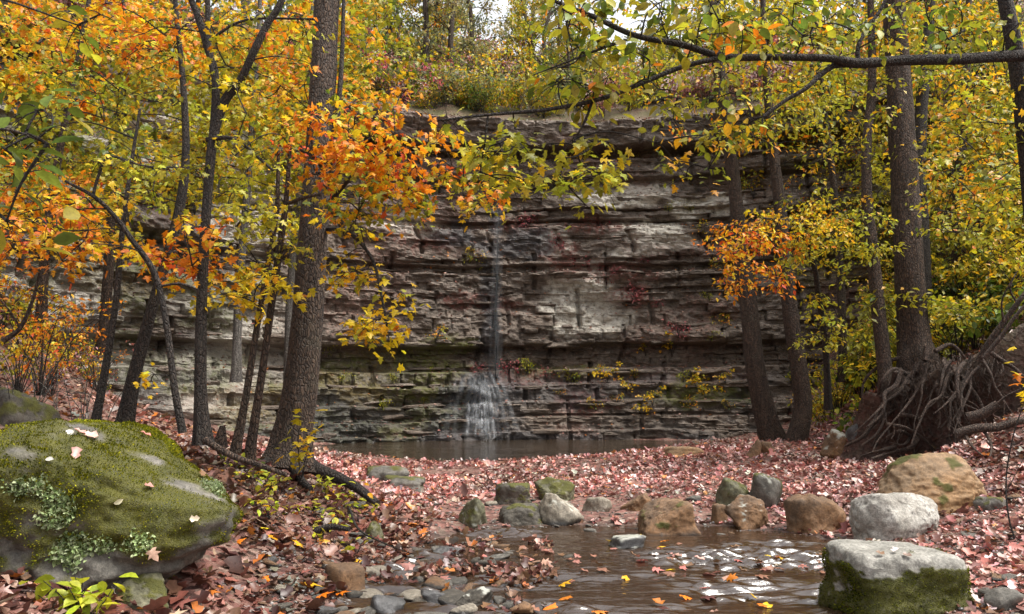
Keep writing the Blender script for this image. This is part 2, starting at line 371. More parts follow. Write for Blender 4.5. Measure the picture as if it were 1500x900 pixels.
# ------------------------------------------------------------------ cliff
CPL = np.array([(-40, -14), (-24, 2), (-17, 10.5), (-13, 16.5), (-9.3, 21.8), (-5, 25.2), (0, 26.6), (4.5, 26.7), (9, 25.7), (13, 24), (17.5, 20.5), (24, 13.5), (31, 4), (42, -12)], float)
cc = resample(np.column_stack([CPL, np.zeros(len(CPL))]), 1500)[:, :2]
cl = np.concatenate([[0], np.cumsum(np.linalg.norm(np.diff(cc, axis=0), axis=1))])
def cpos(s): return np.stack([np.interp(s, cl, cc[:, 0]), np.interp(s, cl, cc[:, 1])], -1)
def cnrm(s):
    t = cpos(s + .6) - cpos(s - .6); t /= np.linalg.norm(t, axis=-1)[..., None]; return np.stack([t[..., 1], -t[..., 0]], -1)
SMID = cl[np.argmin(np.abs(cc[:, 0]))]          # arc length at x = 0
PROF = [(-1, -.3), (.05, 0), (.34, .02), (.36, .22), (.78, .26), (.8, .5), (1.28, .53), (1.32, .8), (1.9, .86), (1.95, 1.15), (2.38, 1.2), (2.42, 1.7), (3.2, 2.0), (3.27, 1.45), (3.6, 1.4), (4.5, 1.55), (5.2, 1.5), (5.78, 1.38), (5.83, 1.85), (6.05, 1.9), (6.1, 1.6), (7.45, 1.55), (7.5, 2.05), (7.7, 2.1), (7.75, 1.8), (8.65, 1.75), (8.7, 2.3), (9.3, 2.4), (9.36, 2.0), (10.05, 1.95), (10.1, 2.5), (10.42, 2.5), (10.47, 1.5), (11.3, 1.25), (11.42, 1.5), (11.55, 2.2)]
PROF = np.array(PROF)
rl = np.random.default_rng(4)
LB = [-1.0]
while LB[-1] < 12: LB.append(LB[-1] + rl.choice([.07, .1, .14, .2, .3, .42]) * rl.uniform(.8, 1.25))
LB = np.array(LB); LO = rl.uniform(-.07, .08, len(LB)); LL = rl.uniform(.5, 2.2, len(LB)); LSH = rl.uniform(0, 10, len(LB))
def cliff_off(s, z):
    zz = z + 0.16 * vn(v3(s * .13, 0, 0), 31) + 0.05 * vn(v3(s * .7, z * .3, 0), 32)
    o = -np.interp(zz, PROF[:, 0], PROF[:, 1])
    k = np.clip(np.searchsorted(LB, zz + .03 * vn(v3(s * 1.4, 3, 0), 33)) - 1, 0, len(LB) - 1)
    sw = s + .7 * vn(v3(s * .9, k * 3.7, 0), 34)
    bi = np.floor((sw + LSH[k]) / LL[k]); fr = (sw + LSH[k]) / LL[k] - bi
    edge = np.minimum(fr, 1 - fr) * LL[k]
    o = o + LO[k] * (0.6 + .6 * vn(v3(s * .35, k, 0), 35)) + 0.13 * _h(bi.astype(np.int64), k, k * 0, 5) * (0.4 + 0.6 * sstep(-.2, .5, vn(v3(s * .3, z * .5, 0), 36)))
    o = o - .09 * (1 - sstep(.0, .06, edge))
    jw = s + .35 * vn(v3(z * .8, np.floor(zz / 1.7), 0), 46) + np.floor(zz / 1.3) * 1.37; jf = np.abs(jw / 2.3 - np.round(jw / 2.3 + .22 * vn(v3(np.round(jw / 2.3), 5, 0), 48))) * 2.3
    o = o - .22 * (1 - sstep(.015, .09, jf)) * sstep(-.3, .2, vn(v3(s * .4, z * .6, 8), 49))
    o = o + 0.55 * fbm(v3(s * .16, z * .12, 0), 2, 37) + .17 * fbm(v3(s * 1.1, z * 1.7, 0), 4, 38) + .05 * fbm(v3(s * 5, z * 9, 0), 3, 39)
    return o
def cliff_pt(s, z):
    s = np.asarray(s, float); z = np.asarray(z, float)
    b = cpos(s); n = cnrm(s); o = cliff_off(s, z)
    return np.concatenate([b + n * o[..., None], z[..., None]], -1)
sx = axis([(0.5, SMID - 24, .8), (SMID - 24, SMID + 21, .055), (SMID + 21, cl[-1] - .5, .8)])
zx = axis([(-.6, 11.55, .036)])
S_, Z_ = np.meshgrid(sx, zx, indexing='ij'); CV = cliff_pt(S_, Z_)
Xc, Yc = CV[..., 0], CV[..., 1]
def blob(cx, cz, rx, rz):   # mask ellipse on the cliff, metres, ragged
    d = ((Xc - cx) / rx) ** 2 + ((Z_ - cz) / rz) ** 2 + 0.8 * fbm(v3(Xc * 1.6, Z_ * 2.4, Yc * .5), 5, 41)
    return 1 - sstep(.45, 1.2, d)
def cpx(px, py, d=27.6): q = P(px, py, d); return q[0], q[2]
cm = np.zeros(S_.shape + (4,))
for px, py, rx, rz in ((955, 332, 1.3, .7), (852, 435, 1.3, 1.3), (880, 450, 1.4, 1.0), (600, 330, 1.2, .5), (905, 275, 1.5, .5), (950, 265, 1.3, .35), (1040, 290, 1.2, .5), (815, 350, .6, .5), (890, 465, 1.0, .6), (935, 360, 1.1, .25), (1010, 345, .9, .3)):
    cm[..., 0] = np.maximum(cm[..., 0], blob(*cpx(px, py), rx, rz))
for px, py, rx, rz in ((540, 575, 2.6, 1.2), (600, 590, 2.2, 1.0), (560, 530, 1.8, .6), (660, 500, 1.0, .3), (1040, 580, 2, .5), (620, 545, 1.5, .4), (540, 510, .8, .7), (840, 545, 2, .3), (480, 600, 1.5, 1.2)):
    cm[..., 1] = np.maximum(cm[..., 1], blob(*cpx(px, py, 26.3), rx, rz))
lw = sstep(-6, -9, Xc); cm[..., 1] = np.maximum(cm[..., 1], lw * sstep(.1, .45, fbm(v3(Xc * .35, Z_ * .5, Yc * .35), 3, 43)))
cm[..., 1] = np.maximum(cm[..., 1], .8 * sstep(8, 11, Xc) * sstep(0, .4, fbm(v3(Xc * .4, Z_ * .5, 0), 3, 44)))
for px, py, rx, rz in ((880, 392, 2.2, .35), (820, 365, .9, .6), (930, 430, .8, .5), (870, 320, 1.2, .4), (780, 555, 2.2, .3), (760, 320, 1.2, .4), (620, 350, 1.5, .4), (850, 590, 1.2, .4), (700, 440, 1.5, .3)):
    cm[..., 2] = np.maximum(cm[..., 2], blob(*cpx(px, py), rx, rz))
for px, py, rx, rz in ((705, 580, 1.5, .8), (700, 620, 1.6, .6), (715, 450, .35, 3), (725, 320, .3, 2.5), (770, 350, 1, .8), (680, 340, 1.2, .6), (500, 620, 2, .8), (700, 640, 3.5, .35)):
    cm[..., 3] = np.maximum(cm[..., 3], blob(*cpx(px, py), rx, rz))
cm[..., 0] = np.maximum(cm[..., 0], lw * 1.0 * sstep(-.6, .05, fbm(v3(Xc * .5, Z_ * .9, Yc * .5 + 9), 4, 47)))  # pale grey rock, lightened further to make up for shade on the left wall
cm[..., 3] = np.maximum(cm[..., 3], lw * .45 * sstep(-.1, .3, fbm(v3(Xc * .3, Z_ * .4, Yc * .3 + 5), 3, 45)))
cm[..., 3] = np.maximum(cm[..., 3], .75 * (1 - sstep(1.9, 2.6, Z_)) * sstep(-.5, .3, fbm(v3(Xc * .5, Z_ * 1.2, 3), 3, 55)))
cm[..., 1] = np.maximum(cm[..., 1], .9 * (1 - sstep(2.2, 3.4, Z_)) * (1 - sstep(-2.6, -1.2, Xc)) * sstep(-.5, .05, fbm(v3(Xc * .8, Z_ * 1.4, 5), 4, 57)))
cm[..., 2] = np.maximum(cm[..., 2], .4 * sstep(.15, .5, fbm(v3(Xc * .45, Z_ * .9, 8), 4, 59)))
cliff = link('cliff', mesh_of('cliff', CV.reshape(-1, 3), gridF(len(sx), len(zx))[:, ::-1], M_CLIFF, False, cm.reshape(-1, 4), 'mask'),
             label='curved layered shale cliff behind the plunge pool', cat='cliff')
# hilltop behind the lip
tt = np.array([0, .3, .8, 1.5, 3, 5, 8, 12, 18, 26, 40, 70.])
sh = sx[::4]; Sh, Th = np.meshgrid(sh, tt, indexing='ij')
top = cliff_pt(sh, np.full(len(sh), 11.55)); nn = cnrm(sh)
HV = np.concatenate([top[:, None, :2] - nn[:, None] * Th[..., None], (11.54 + np.minimum(Th, 18) * .52 + np.maximum(Th - 18, 0) * .05 + .25 * fbm(v3(Sh * .3, Th * .3, 0), 3, 51) * sstep(0, 2, Th))[..., None]], -1)
hm = np.zeros(Sh.shape + (3,)); hm[..., 0] = .6; hm[..., 1] = .9
link('hillside', mesh_of('hillside', HV.reshape(-1, 3), gridF(len(sh), len(tt))[:, ::-1], M_GROUND, True, hm.reshape(-1, 3), 'mask'), kind='structure', label='wooded hilltop ground above the cliff lip')

# ------------------------------------------------------------------ rocks
_ico = {}
def ico(sub):
    if sub not in _ico:
        bm = bmesh.new(); bmesh.ops.create_icosphere(bm, subdivisions=sub, radius=1)
        V = np.array([v.co[:] for v in bm.verts]); F = np.array([[v.index for v in f.verts] for f in bm.faces]); bm.free(); _ico[sub] = (V, F)
    return _ico[sub]

def rock_verts(seed, sub=5, shape='round', rough=.06, p=None):
    D, F = ico(sub); r = np.random.default_rng(seed)
    base = {'round': (14, .8, 1.0, 8), 'angular': (10, .62, 1.0, 12), 'block': (7, .9, 1.2, 8), 'slab': (10, .6, 1.0, 10), 'wedge': (6, .9, 1.2, 14)}[shape]
    N = r.normal(size=(base[0], 3)); N /= np.linalg.norm(N, axis=1)[:, None]; d = r.uniform(base[1], base[2], base[0])
    if shape in ('block', 'slab', 'wedge'):
        ax = np.vstack([np.eye(3), -np.eye(3)]) + r.normal(size=(6, 3)) * .09; ax /= np.linalg.norm(ax, axis=1)[:, None]
        N = np.vstack([N, ax]); d = np.concatenate([d, np.full(6, .68)])
    if shape == 'wedge':
        w = np.array([[-.5, -.45, .75]]); N = np.vstack([N, w / np.linalg.norm(w)]); d = np.append(d, .42)
    p = p or base[3]
    q = np.maximum(D @ N.T, 0) / d; rad = (np.power(q, p).sum(1) + 1e-9) ** (-1 / p)
    V = D * np.minimum(rad, 1.6)[:, None]
    V = V * (1 + rough * fbm(D * 2.3 + seed, 4, seed % 97) + rough * .6 * vn(D * 8 + seed, seed % 89) + rough * .3 * vn(D * 21 + seed, seed % 71))[:, None]
    lo, hi = V.min(0), V.max(0); V = (V - (lo + hi) / 2) / ((hi - lo) / 2)
    return V, F

def vnormals(V, F):
    n = np.zeros_like(V); fn = np.cross(V[F[:, 1]] - V[F[:, 0]], V[F[:, 2]] - V[F[:, 0]])
    for k in range(3): np.add.at(n, F[:, k], fn)
    return n / (np.linalg.norm(n, axis=1)[:, None] + 1e-9)

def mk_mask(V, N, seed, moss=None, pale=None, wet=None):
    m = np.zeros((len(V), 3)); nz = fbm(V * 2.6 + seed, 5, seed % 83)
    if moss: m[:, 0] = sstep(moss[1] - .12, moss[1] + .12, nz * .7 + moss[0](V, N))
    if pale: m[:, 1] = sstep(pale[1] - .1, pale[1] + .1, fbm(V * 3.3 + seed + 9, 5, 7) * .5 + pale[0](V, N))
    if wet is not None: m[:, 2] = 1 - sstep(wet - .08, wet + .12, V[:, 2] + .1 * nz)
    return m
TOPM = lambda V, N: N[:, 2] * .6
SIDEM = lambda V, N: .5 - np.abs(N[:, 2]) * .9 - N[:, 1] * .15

RK = {'grey': mat_rock('rock_grey', (.05, .045, .036), (.115, .105, .088), (.22, .20, .17)),
      'brown': mat_rock('rock_brown', (.065, .038, .02), (.15, .09, .05), (.24, .16, .095), warm=(.20, .10, .04)),
      'tan': mat_rock('rock_tan', (.12, .07, .03), (.26, .175, .10), (.44, .35, .24), 2.2, warm=(.30, .165, .065), bump=.35),
      'pale': mat_rock('rock_pale', (.20, .185, .155), (.36, .34, .30), (.50, .48, .44), 3.5, speck=.9),
      'cream': mat_rock('rock_cream', (.13, .11, .08), (.25, .215, .165), (.38, .34, .28), 4), 'block': mat_rock('rock_block_grey', (.14, .13, .11), (.25, .24, .21), (.36, .34, .30), 5),
      'dark': mat_rock('rock_dark', (.03, .026, .02), (.075, .065, .05), (.14, .12, .095)),
      'slate': mat_rock('rock_wet_slate', (.04, .039, .037), (.09, .088, .087), (.19, .188, .19), 4, rough=.35),
      'olive': mat_rock('rock_olive', (.05, .048, .025), (.115, .108, .06), (.20, .185, .12))}

def boulder(label, box, d, mat, shape, seed, depth=.9, rotz=0, moss=None, pale=None, wet=None, sub=5, rough=.075, sink=None, name='boulder', cat='boulder', tilt=0, p=None, warp=None, fix=False):
    """box = photo extent (x0,y0,x1,y1) of the visible stone, its base at distance d"""
    x0, y0, x1, y1 = box
    if not fix:      # walk along the sight line of the stone's foot until it meets the ground or the water
        dd = np.linspace(d * .8, d * 1.3, 120); q = np.array([P((x0 + x1) / 2, y1, k) for k in dd]); g = gz(q[:, 0], q[:, 1]); g = np.where(q[:, 1] < 10.2, np.maximum(g, 0), g)
        hit = np.where(q[:, 2] <= g)[0]; d = float(dd[hit[0]]) if len(hit) else d * 1.3
    c = P((x0 + x1) / 2, y1, d); w = (x1 - x0) * d / FPX; ty = d + w * depth * .42; w = (x1 - x0) * ty / FPX      # sizes at the stone's middle
    h = P((x0 + x1) / 2, y0, ty)[2] - c[2]
    V, F = rock_verts(seed, sub, shape, rough, p)
    cz, sz = math.cos(rotz), math.sin(rotz); ct, stt = math.cos(tilt), math.sin(tilt)
    V = V @ np.array([[cz, sz, 0], [-sz, cz, 0], [0, 0, 1]]) @ np.array([[ct, 0, -stt], [0, 1, 0], [stt, 0, ct]])
    V = V / np.abs(V).max(0); V[:, :2] *= (1 + .12 * sstep(.0, -.5, V[:, 2]))[:, None]; V = V / np.abs(V).max(0)
    h2 = h * (1 + (sink or {'round': .6, 'angular': .5, 'block': .3, 'slab': .5, 'wedge': .4}[shape]))
    if warp: V = warp(V)
    Vw = V * np.array([w / 2, w * depth / 2, h2 / 2])
    N = vnormals(Vw, F)
    o = link(name, mesh_of(name, Vw, F, RK[mat], True, mk_mask(V, N, seed, moss, pale, wet), 'mask'), loc=(c[0] * ty / d, ty, c[2] + h - h2 / 2), label=label, cat=cat)
    return o, Vw, F, N

BIG = {}
BIG['moss'] = boulder('huge moss-covered boulder with pale green lichen rosettes beside the leafy bank', (-130, 608, 360, 850), 5.15, 'grey', 'round', 8, .8, .3,
                      (lambda V, N: .62 + N[:, 2] * .15 - .45 * sstep(.4, .95, V[:, 0]) - .3 * sstep(-.1, -.5, V[:, 2]), .22), None, -.9, 6, .07, .4, p=4.5, fix=True, warp=lambda V: np.column_stack([V[:, 0] + .12 * V[:, 2] * (V[:, 0] > 0) * 0, V[:, 1], np.where(V[:, 2] > 0, np.sign(V[:, 2]) * np.abs(V[:, 2]) ** .8 * (1 - .38 * sstep(.15, 1, V[:, 0]) - .30 * sstep(.05, -.8, V[:, 0])), V[:, 2])]))
BIG['block'] = boulder('square grey-topped block boulder with dark mossy front standing in the creek edge', (1215, 795, 1401, 905), 5.6, 'block', 'block', 21, 1.0, .12,
                       (lambda V, N: 1.1 * sstep(.80, .30, V[:, 2] + .35 * N[:, 2]) - .25 * sstep(-.3, -1, V[:, 0]), .35), None, -.85, 6, .035, .3, p=9, fix=True)
boulder('pale speckled white boulder resting behind the square block boulder', (1250, 720, 1386, 793), 8.3, 'pale', 'round', 33, .7, .3, None, None, -.85, 6, .05)
boulder('large golden tan boulder rising behind the speckled white boulder', (1283, 663, 1441, 757), 9.3, 'tan', 'round', 46, .75, .4, (lambda V, N: .1 - np.abs(V[:, 0] + .2) * .5 + .2 * V[:, 2], .28), None, None, 6, .06, p=6.5)
boulder('rounded brown boulder at the water edge next to the speckled boulder', (1149, 722, 1235, 783), 9.0, 'brown', 'angular', 58, .8, .2, None, None, -.8)
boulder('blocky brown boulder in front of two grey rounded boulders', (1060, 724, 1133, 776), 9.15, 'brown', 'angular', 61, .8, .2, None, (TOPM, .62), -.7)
boulder('small upright brown stone tucked against the blocky brown boulder', (1041, 737, 1066, 768), 9.1, 'brown', 'block', 64, .8, .3, None, None, -.8, 4)
boulder('grey-green domed boulder behind the small upright brown stone', (1044, 699, 1104, 745), 9.75, 'olive', 'round', 71, .8, 0, (TOPM, .45))
boulder('grey mottled boulder behind the blocky brown boulder', (1096, 692, 1151, 745), 9.8, 'grey', 'round', 75, .8, .2, (TOPM, .5), (TOPM, .6))
boulder('wedge-shaped brown rock with a sloping flat face at the water edge', (934, 731, 1022, 784), 8.95, 'brown', 'wedge', 83, .7, 0, (lambda V, N: N[:, 0] * .1, .35), None, -.45)
boulder('low dark brown rock behind the wedge-shaped brown rock', (910, 722, 972, 750), 9.6, 'brown', 'angular', 86, .7, .5, None, None, -.6)
boulder('flat cream rock lying between the pale-topped boulder and dark brown rock', (853, 727, 899, 750), 9.6, 'cream', 'slab', 87, .7, .3, None, None, -.7, 4)
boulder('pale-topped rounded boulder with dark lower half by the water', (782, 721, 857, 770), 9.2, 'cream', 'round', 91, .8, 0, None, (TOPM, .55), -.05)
boulder('long dark slab boulder between triangular and pale-topped boulders', (731, 738, 798, 771), 9.15, 'dark', 'slab', 92, .7, .1, (TOPM, .55), None, -.6)
boulder('dark moss-capped boulder behind the long dark slab', (721, 706, 781, 742), 9.9, 'dark', 'block', 95, .8, .1, (TOPM, .38))
boulder('green mossy boulder behind the pale-topped boulder', (783, 699, 842, 735), 10.1, 'olive', 'round', 97, .8, 0, (TOPM, .3))
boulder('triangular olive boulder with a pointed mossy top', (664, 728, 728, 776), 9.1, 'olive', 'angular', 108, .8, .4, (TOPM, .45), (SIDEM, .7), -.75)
boulder('small brown mossy rock behind the yellow-green seedling', (163, 841, 250, 897), 4.95, 'olive', 'round', 111, .8, 0, (TOPM, .4), None, -.7)
boulder('dark mossy rock up the slope behind the ferns', (-20, 567, 88, 632), 7.2, 'dark', 'round', 114, .8, .3, (TOPM, .3))
boulder('flat grey slab half buried in the leaf-covered gravel near the big trunk', (528, 682, 604, 709), 13.4, 'grey', 'slab', 121, .7, .2, (TOPM, .6), None, None, 4)
boulder('second flat grey slab beside the half-buried slab on the gravel', (560, 696, 622, 718), 12.4, 'grey', 'slab', 127, .6, -.1, (TOPM, .6), None, None, 4)
boulder('smooth pale stone poking from the creek with wet dark base', (892, 783, 949, 804), 8.05, 'slate', 'slab', 131, .8, .3, None, (TOPM, .5), -.3, 4)
boulder('brown slab stone on the stony shallows edge', (473, 825, 537, 868), 6.25, 'brown', 'slab', 137, .8, .4, None, None, -.6, 4)
boulder('pale flat stone touching the brown slab stone', (525, 829, 574, 850), 6.6, 'cream', 'slab', 139, .7, -.2, None, None, -.5, 4)
boulder('grey wet stone at the creek edge below the brown slab stone', (543, 871, 592, 899), 5.75, 'slate', 'round', 141, .8, 0, None, None, -.4, 4)
boulder('low rounded grey stone in shallow water', (612, 861, 662, 885), 5.9, 'slate', 'round', 143, .8, .3, None, None, -.3, 4)
boulder('craggy dark brown stone in the creek beside the low rounded grey stone', (664, 858, 724, 889), 5.85, 'dark', 'angular', 147, .8, .1, None, (TOPM, .6), -.6, 5, .1)
boulder('small brown stone standing in open creek water', (742, 880, 782, 899), 5.72, 'brown', 'angular', 149, .8, .3, None, None, -.5, 4)
boulder('small mossy hump of stone below the tree root', (530, 763, 567, 794), 7.6, 'olive', 'round', 151, .8, 0, (TOPM, .2), None, None, 4)
boulder('grey stone lying on leaves past the square block boulder', (1440, 860, 1500, 898), 5.9, 'grey', 'angular', 153, .8, .2, None, None, None, 4)
boulder('flat grey stone behind the golden tan boulder', (1430, 727, 1474, 750), 9.4, 'grey', 'slab', 157, .8, .2, (TOPM, .6), None, None, 4)
boulder('upright brown stone on top of the leafy gravel mound', (1093, 643, 1116, 671), 16.5, 'brown', 'angular', 159, .8, .1, None, None, None, 4)
boulder('low brown stone beside the upright stone on the leafy mound', (1108, 646, 1135, 667), 16.7, 'brown', 'angular', 161, .8, .4, None, None, None, 4)
boulder('long flat tan slab on the crest of the leafy mound', (970, 654, 1034, 670), 17.5, 'tan', 'slab', 163, .5, .1, None, None, None, 4)
boulder('sloping brown and grey slab below the exposed roots', (1203, 628, 1262, 666), 15, 'brown', 'slab', 167, .8, .5, None, (TOPM, .55), None, 5, tilt=.35)
boulder('mossy round rock under the exposed roots', (1250, 636, 1297, 671), 14.2, 'olive', 'round', 171, .8, 0, (TOPM, .3))
boulder('grey slab leaning against the exposed roots', (1236, 610, 1280, 650), 15.3, 'slate', 'slab', 173, .8, .5, None, None, None, 4, tilt=-.5)
print('rocks done')

# ------------------------------------------------------------------ cliff slabs (children of the cliff)
slabm = []
for k in range(14):
    V, F = rock_verts(300 + k, 3, 'slab', .07, 26)
    slabm.append(mesh_of('rock_slab', V, F, M_CLIFF, False, np.zeros((len(V), 4)) + [0, 0, 0, 0], 'mask'))
rs = np.random.default_rng(77)
lev = [(.3, 28), (.75, 28), (1.25, 26), (1.85, 26), (2.35, 30), (3.32, 34), (3.9, 12), (4.7, 14), (5.75, 30), (6.15, 14), (7.4, 24), (8.6, 20), (9.4, 16), (10.5, 20)]
ns_ = 0
for z0, cnt in lev:
    for k in range(cnt):
        if ns_ >= 298: break
        s = rs.uniform(SMID - 13, SMID + 13); z = z0 + rs.normal() * .05
        q = cliff_pt(np.array([s]), np.array([z]))[0]; n = cnrm(np.array([s]))[0]
        L, T, D_ = rs.uniform(.35, 1.5), rs.uniform(.05, .2), rs.uniform(.35, .6)
        q[:2] += -n * (D_ * .5 - rs.uniform(.02, .14))
        link('rock_slab', slabm[rs.integers(14)], cliff, q, rot=(rs.normal() * .05, rs.normal() * .04, math.atan2(n[1], n[0]) + math.pi / 2 + rs.normal() * .12), scale=(L / 2, D_ / 2, T / 2)); ns_ += 1

# ------------------------------------------------------------------ loose creek stones, pebbles
stm = {}
for mk in ('grey', 'slate', 'brown', 'cream', 'dark'):
    for k in range(4):
        V, F = rock_verts(500 + k * 7 + len(mk), 3, ('slab', 'round', 'angular', 'round')[k], .06)
        stm[mk, k] = mesh_of('creek_stone', V, F, RK[mk], True, mk_mask(V, vnormals(V, F), k, None, None, .15), 'mask')
ncs = 0
def stones(n, fn, smin, smax, lab, grp, seed):
    r = np.random.default_rng(seed)
    for k in range(n):
        x, y = fn(r); w = smin * (smax / smin) ** (r.random() ** 1.6); mk = ('grey', 'slate', 'brown', 'cream', 'dark', 'dark', 'grey', 'brown')[r.integers(8)]
        z = float(gz(np.array([x]), np.array([y]))[0]); h = w * r.uniform(.2, .45)
        z = max(z, -.02 * (y < 9.6)) + h * .26
        link('creek_stone', stm[mk, r.integers(4)], None, (x, y, z), lab, 'stone', grp, rot=(r.normal() * .12, r.normal() * .12, r.uniform(0, 6.3)), scale=(w / 2, w * r.uniform(.55, .95) / 2, h / 2))
def pxfn(x0, y0, x1, y1, zref=.05):
    def f(r):
        px, py = r.uniform(x0, x1), r.uniform(y0, y1); d = (CAMZ - zref) * FPX / (py - 581); return (px - 750) / FPX * d, d
    return f
stones(150, pxfn(470, 765, 760, 897), .08, .30, 'small wet stone among leaves in the stony creek shallows', 'stones in the creek shallows', 1)
stones(34, pxfn(600, 728, 1060, 768), .07, .26, 'small stone lying along the gravel edge between the boulders', 'stones along the gravel edge', 2)
stones(34, pxfn(1395, 740, 1500, 895, .2), .07, .26, 'small stone among fallen leaves past the block boulder', 'stones beside the block boulder', 3)
stones(30, pxfn(380, 800, 520, 897, .2), .05, .18, 'small flat stone on the leafy bank below the mossy boulder', 'stones on the leafy bank', 4)
stones(32, pxfn(500, 690, 1000, 730, .12), .08, .24, 'small grey stone half covered by red leaves on the gravel bar', 'stones on the gravel bar', 6)
stones(14, pxfn(800, 772, 1190, 815, 0), .06, .2, 'small stone breaking the open creek surface', 'stones in open creek water', 5)
# pebbles: uncountable
rp = np.random.default_rng(9); D1, F1 = ico(1); acc = Acc(); n = 5200
pts = []
while len(pts) < n:
    px, py = rp.uniform(380, 1500), rp.uniform(690, 900); d = (CAMZ - .08) * FPX / (py - 581); pts.append(((px - 750) / FPX * d, d))
pts = np.array(pts); zz = gz(pts[:, 0], pts[:, 1]); ok = zz > -.07; pts, zz = pts[ok], zz[ok]; n = len(pts)
sc = rp.uniform(.008, .032, n)[:, None, None] * rp.uniform(.5, 1.2, (n, 1, 3)); sc[..., 2] *= .6
V = D1[None] * (1 + .15 * rp.normal(size=(n, len(D1), 1))) * sc + np.column_stack([pts, zz + .004])[:, None]
F = (F1[None] + np.arange(n)[:, None, None] * len(D1)).reshape(-1, 3)
pc = np.array([(.12, .11, .10), (.2, .18, .16), (.3, .27, .25), (.14, .085, .06), (.06, .055, .05)])[rp.integers(0, 5, n)]
link('pebbles', mesh_of('pebbles', V.reshape(-1, 3), F, M_WETLEAF, True, np.repeat(pc, len(D1), 0)), kind='stuff', label='fine pebbles of the creek bed and gravel bar')

# ------------------------------------------------------------------ leaves
def leaf_template(kind):
    if kind == 'maple':
        o = [(0, 0), (.2, -.08), (.46, .04), (.24, .24), (.56, .52), (.24, .52), (.2, .74), (0, 1.05)]
        o = o + [(-x, y) for x, y in o[-2:0:-1]]
        V = [(x, y, -.16 * abs(x) - .10 * y * y + .04 * math.sin(9 * x)) for x, y in o] + [(0, .36, .03)]
        F = [(k, (k + 1) % len(o), len(o)) for k in range(len(o))]
    elif kind == 'oval':
        V = [(0, 0, 0), (.2, .18, .05), (.31, .45, .06), (.22, .74, .02), (0, 1.02, -.14), (-.22, .74, .02), (-.31, .45, .06), (-.2, .18, .05), (0, .3, -.02), (0, .62, -.04)]
        F = [(0, 1, 8), (1, 2, 8), (2, 9, 8), (2, 3, 9), (3, 4, 9), (4, 5, 9), (5, 6, 9), (6, 8, 9), (6, 7, 8), (7, 0, 8)]
    elif kind == 'small':
        V = [(0, 0, 0), (.3, .38, .05), (.12, .75, 0), (0, 1, -.1), (-.26, .5, .05), (0, .45, -.05)]
        F = [(0, 1, 5), (1, 2, 5), (2, 3, 5), (3, 4, 5), (4, 0, 5)]
    elif kind == 'dry':
        V = [(0, 0, .0), (.36, .2, .16), (.22, .52, .05), (.3, .74, .17), (0, 1, .08), (-.32, .7, .2), (-.2, .48, .05), (-.38, .22, .12), (0, .5, -.04)]
        F = [(k, (k + 1) % 8, 8) for k in range(8)]
    return np.array(V, float), np.array(F)
LT = {k: leaf_template(k) for k in ('maple', 'oval', 'small', 'dry')}
def rotmats(yaw, tilt, roll):
    cy, sy, ct, st, cr, sr = np.cos(yaw), np.sin(yaw), np.cos(tilt), np.sin(tilt), np.cos(roll), np.sin(roll); o, z = np.ones_like(cy), np.zeros_like(cy)
    Rz = np.stack([cy, -sy, z, sy, cy, z, z, z, o], -1).reshape(-1, 3, 3)
    Rx = np.stack([o, z, z, z, ct, -st, z, st, ct], -1).reshape(-1, 3, 3)
    Ry = np.stack([cr, z, sr, z, o, z, -sr, z, cr], -1).reshape(-1, 3, 3)
    return Rz @ Rx @ Ry
def leaves(acc, kind, pos, M, size, colr):
    V, F = LT[kind]; n = len(pos)
    W_ = np.einsum('nij,kj->nki', M, V) * size[:, None, None] + pos[:, None]
    acc.add(W_.reshape(-1, 3), (F[None] + np.arange(n)[:, None, None] * len(V)).reshape(-1, 3), np.repeat(colr, len(V), 0))

YEL, GOLD, ORA, RED, YG, OLI, GRN, DGR = (.72, .48, .02), (.70, .35, .015), (.72, .22, .012), (.55, .085, .02), (.42, .40, .03), (.26, .245, .02), (.12, .17, .02), (.06, .10, .02)
PAL = {'orange': [(ORA, 4), (GOLD, 3), (RED, 1), (YEL, 2)], 'yellow': [(YEL, 5), (GOLD, 2), (YG, 2)], 'yg': [(YG, 5), (YEL, 2), (OLI, 3)], 'olive': [(OLI, 5), (GRN, 2), (YG, 3), (GOLD, .5)],
       'mix': [(YEL, 3.5), (YG, 3.4), (ORA, 2.4), (GOLD, 2.6), (OLI, 3), (GRN, .8)], 'fire': [(ORA, 4), (RED, 1.3), (GOLD, 3), (YEL, 2.2), (YG, 1)], 'green': [(GRN, 4), (DGR, 3), (OLI, 2)], 'beech': [(OLI, 4), (YG, 2.5), (GRN, 2), (ORA, .35)],
       'golive': [(OLI, 5), (YG, 4), (GOLD, 2.6), (YEL, .8), (ORA, .6), (GRN, 1)], 'pink': [((.5, .1, .12), 3), ((.42, .16, .15), 2), ((.3, .05, .05), 1)], 'dull': [((.18, .18, .08), 3), ((.27, .23, .09), 3), ((.12, .14, .08), 2), ((.36, .28, .08), 1.8)],  # 'dull' leaf tones are paled to paint in the hilltop haze
       'litter': [((.18, .065, .045), 4), ((.28, .12, .085), 3), ((.085, .03, .024), 3), ((.42, .25, .19), 1.7), ((.17, .09, .05), 2.8), ((.52, .17, .03), .8), ((.30, .24, .21), 1.3)],
       'pinklit': [((.42, .15, .125), 4), ((.50, .26, .225), 3), ((.20, .065, .055), 2), ((.60, .47, .43), 2.0), ((.26, .12, .08), 1.6), ((.14, .07, .055), 1.2), ((.52, .2, .06), .3)]}
def pick(pal, n, r, jit=.16):
    c = np.array([x[0] for x in PAL[pal]]); w = np.array([x[1] for x in PAL[pal]], float)
    out = c[r.choice(len(c), n, p=w / w.sum())]
    return np.clip(out * np.exp(r.normal(size=(n, 1)) * jit) * np.exp(r.normal(size=(n, 3)) * .06), 0, .85)

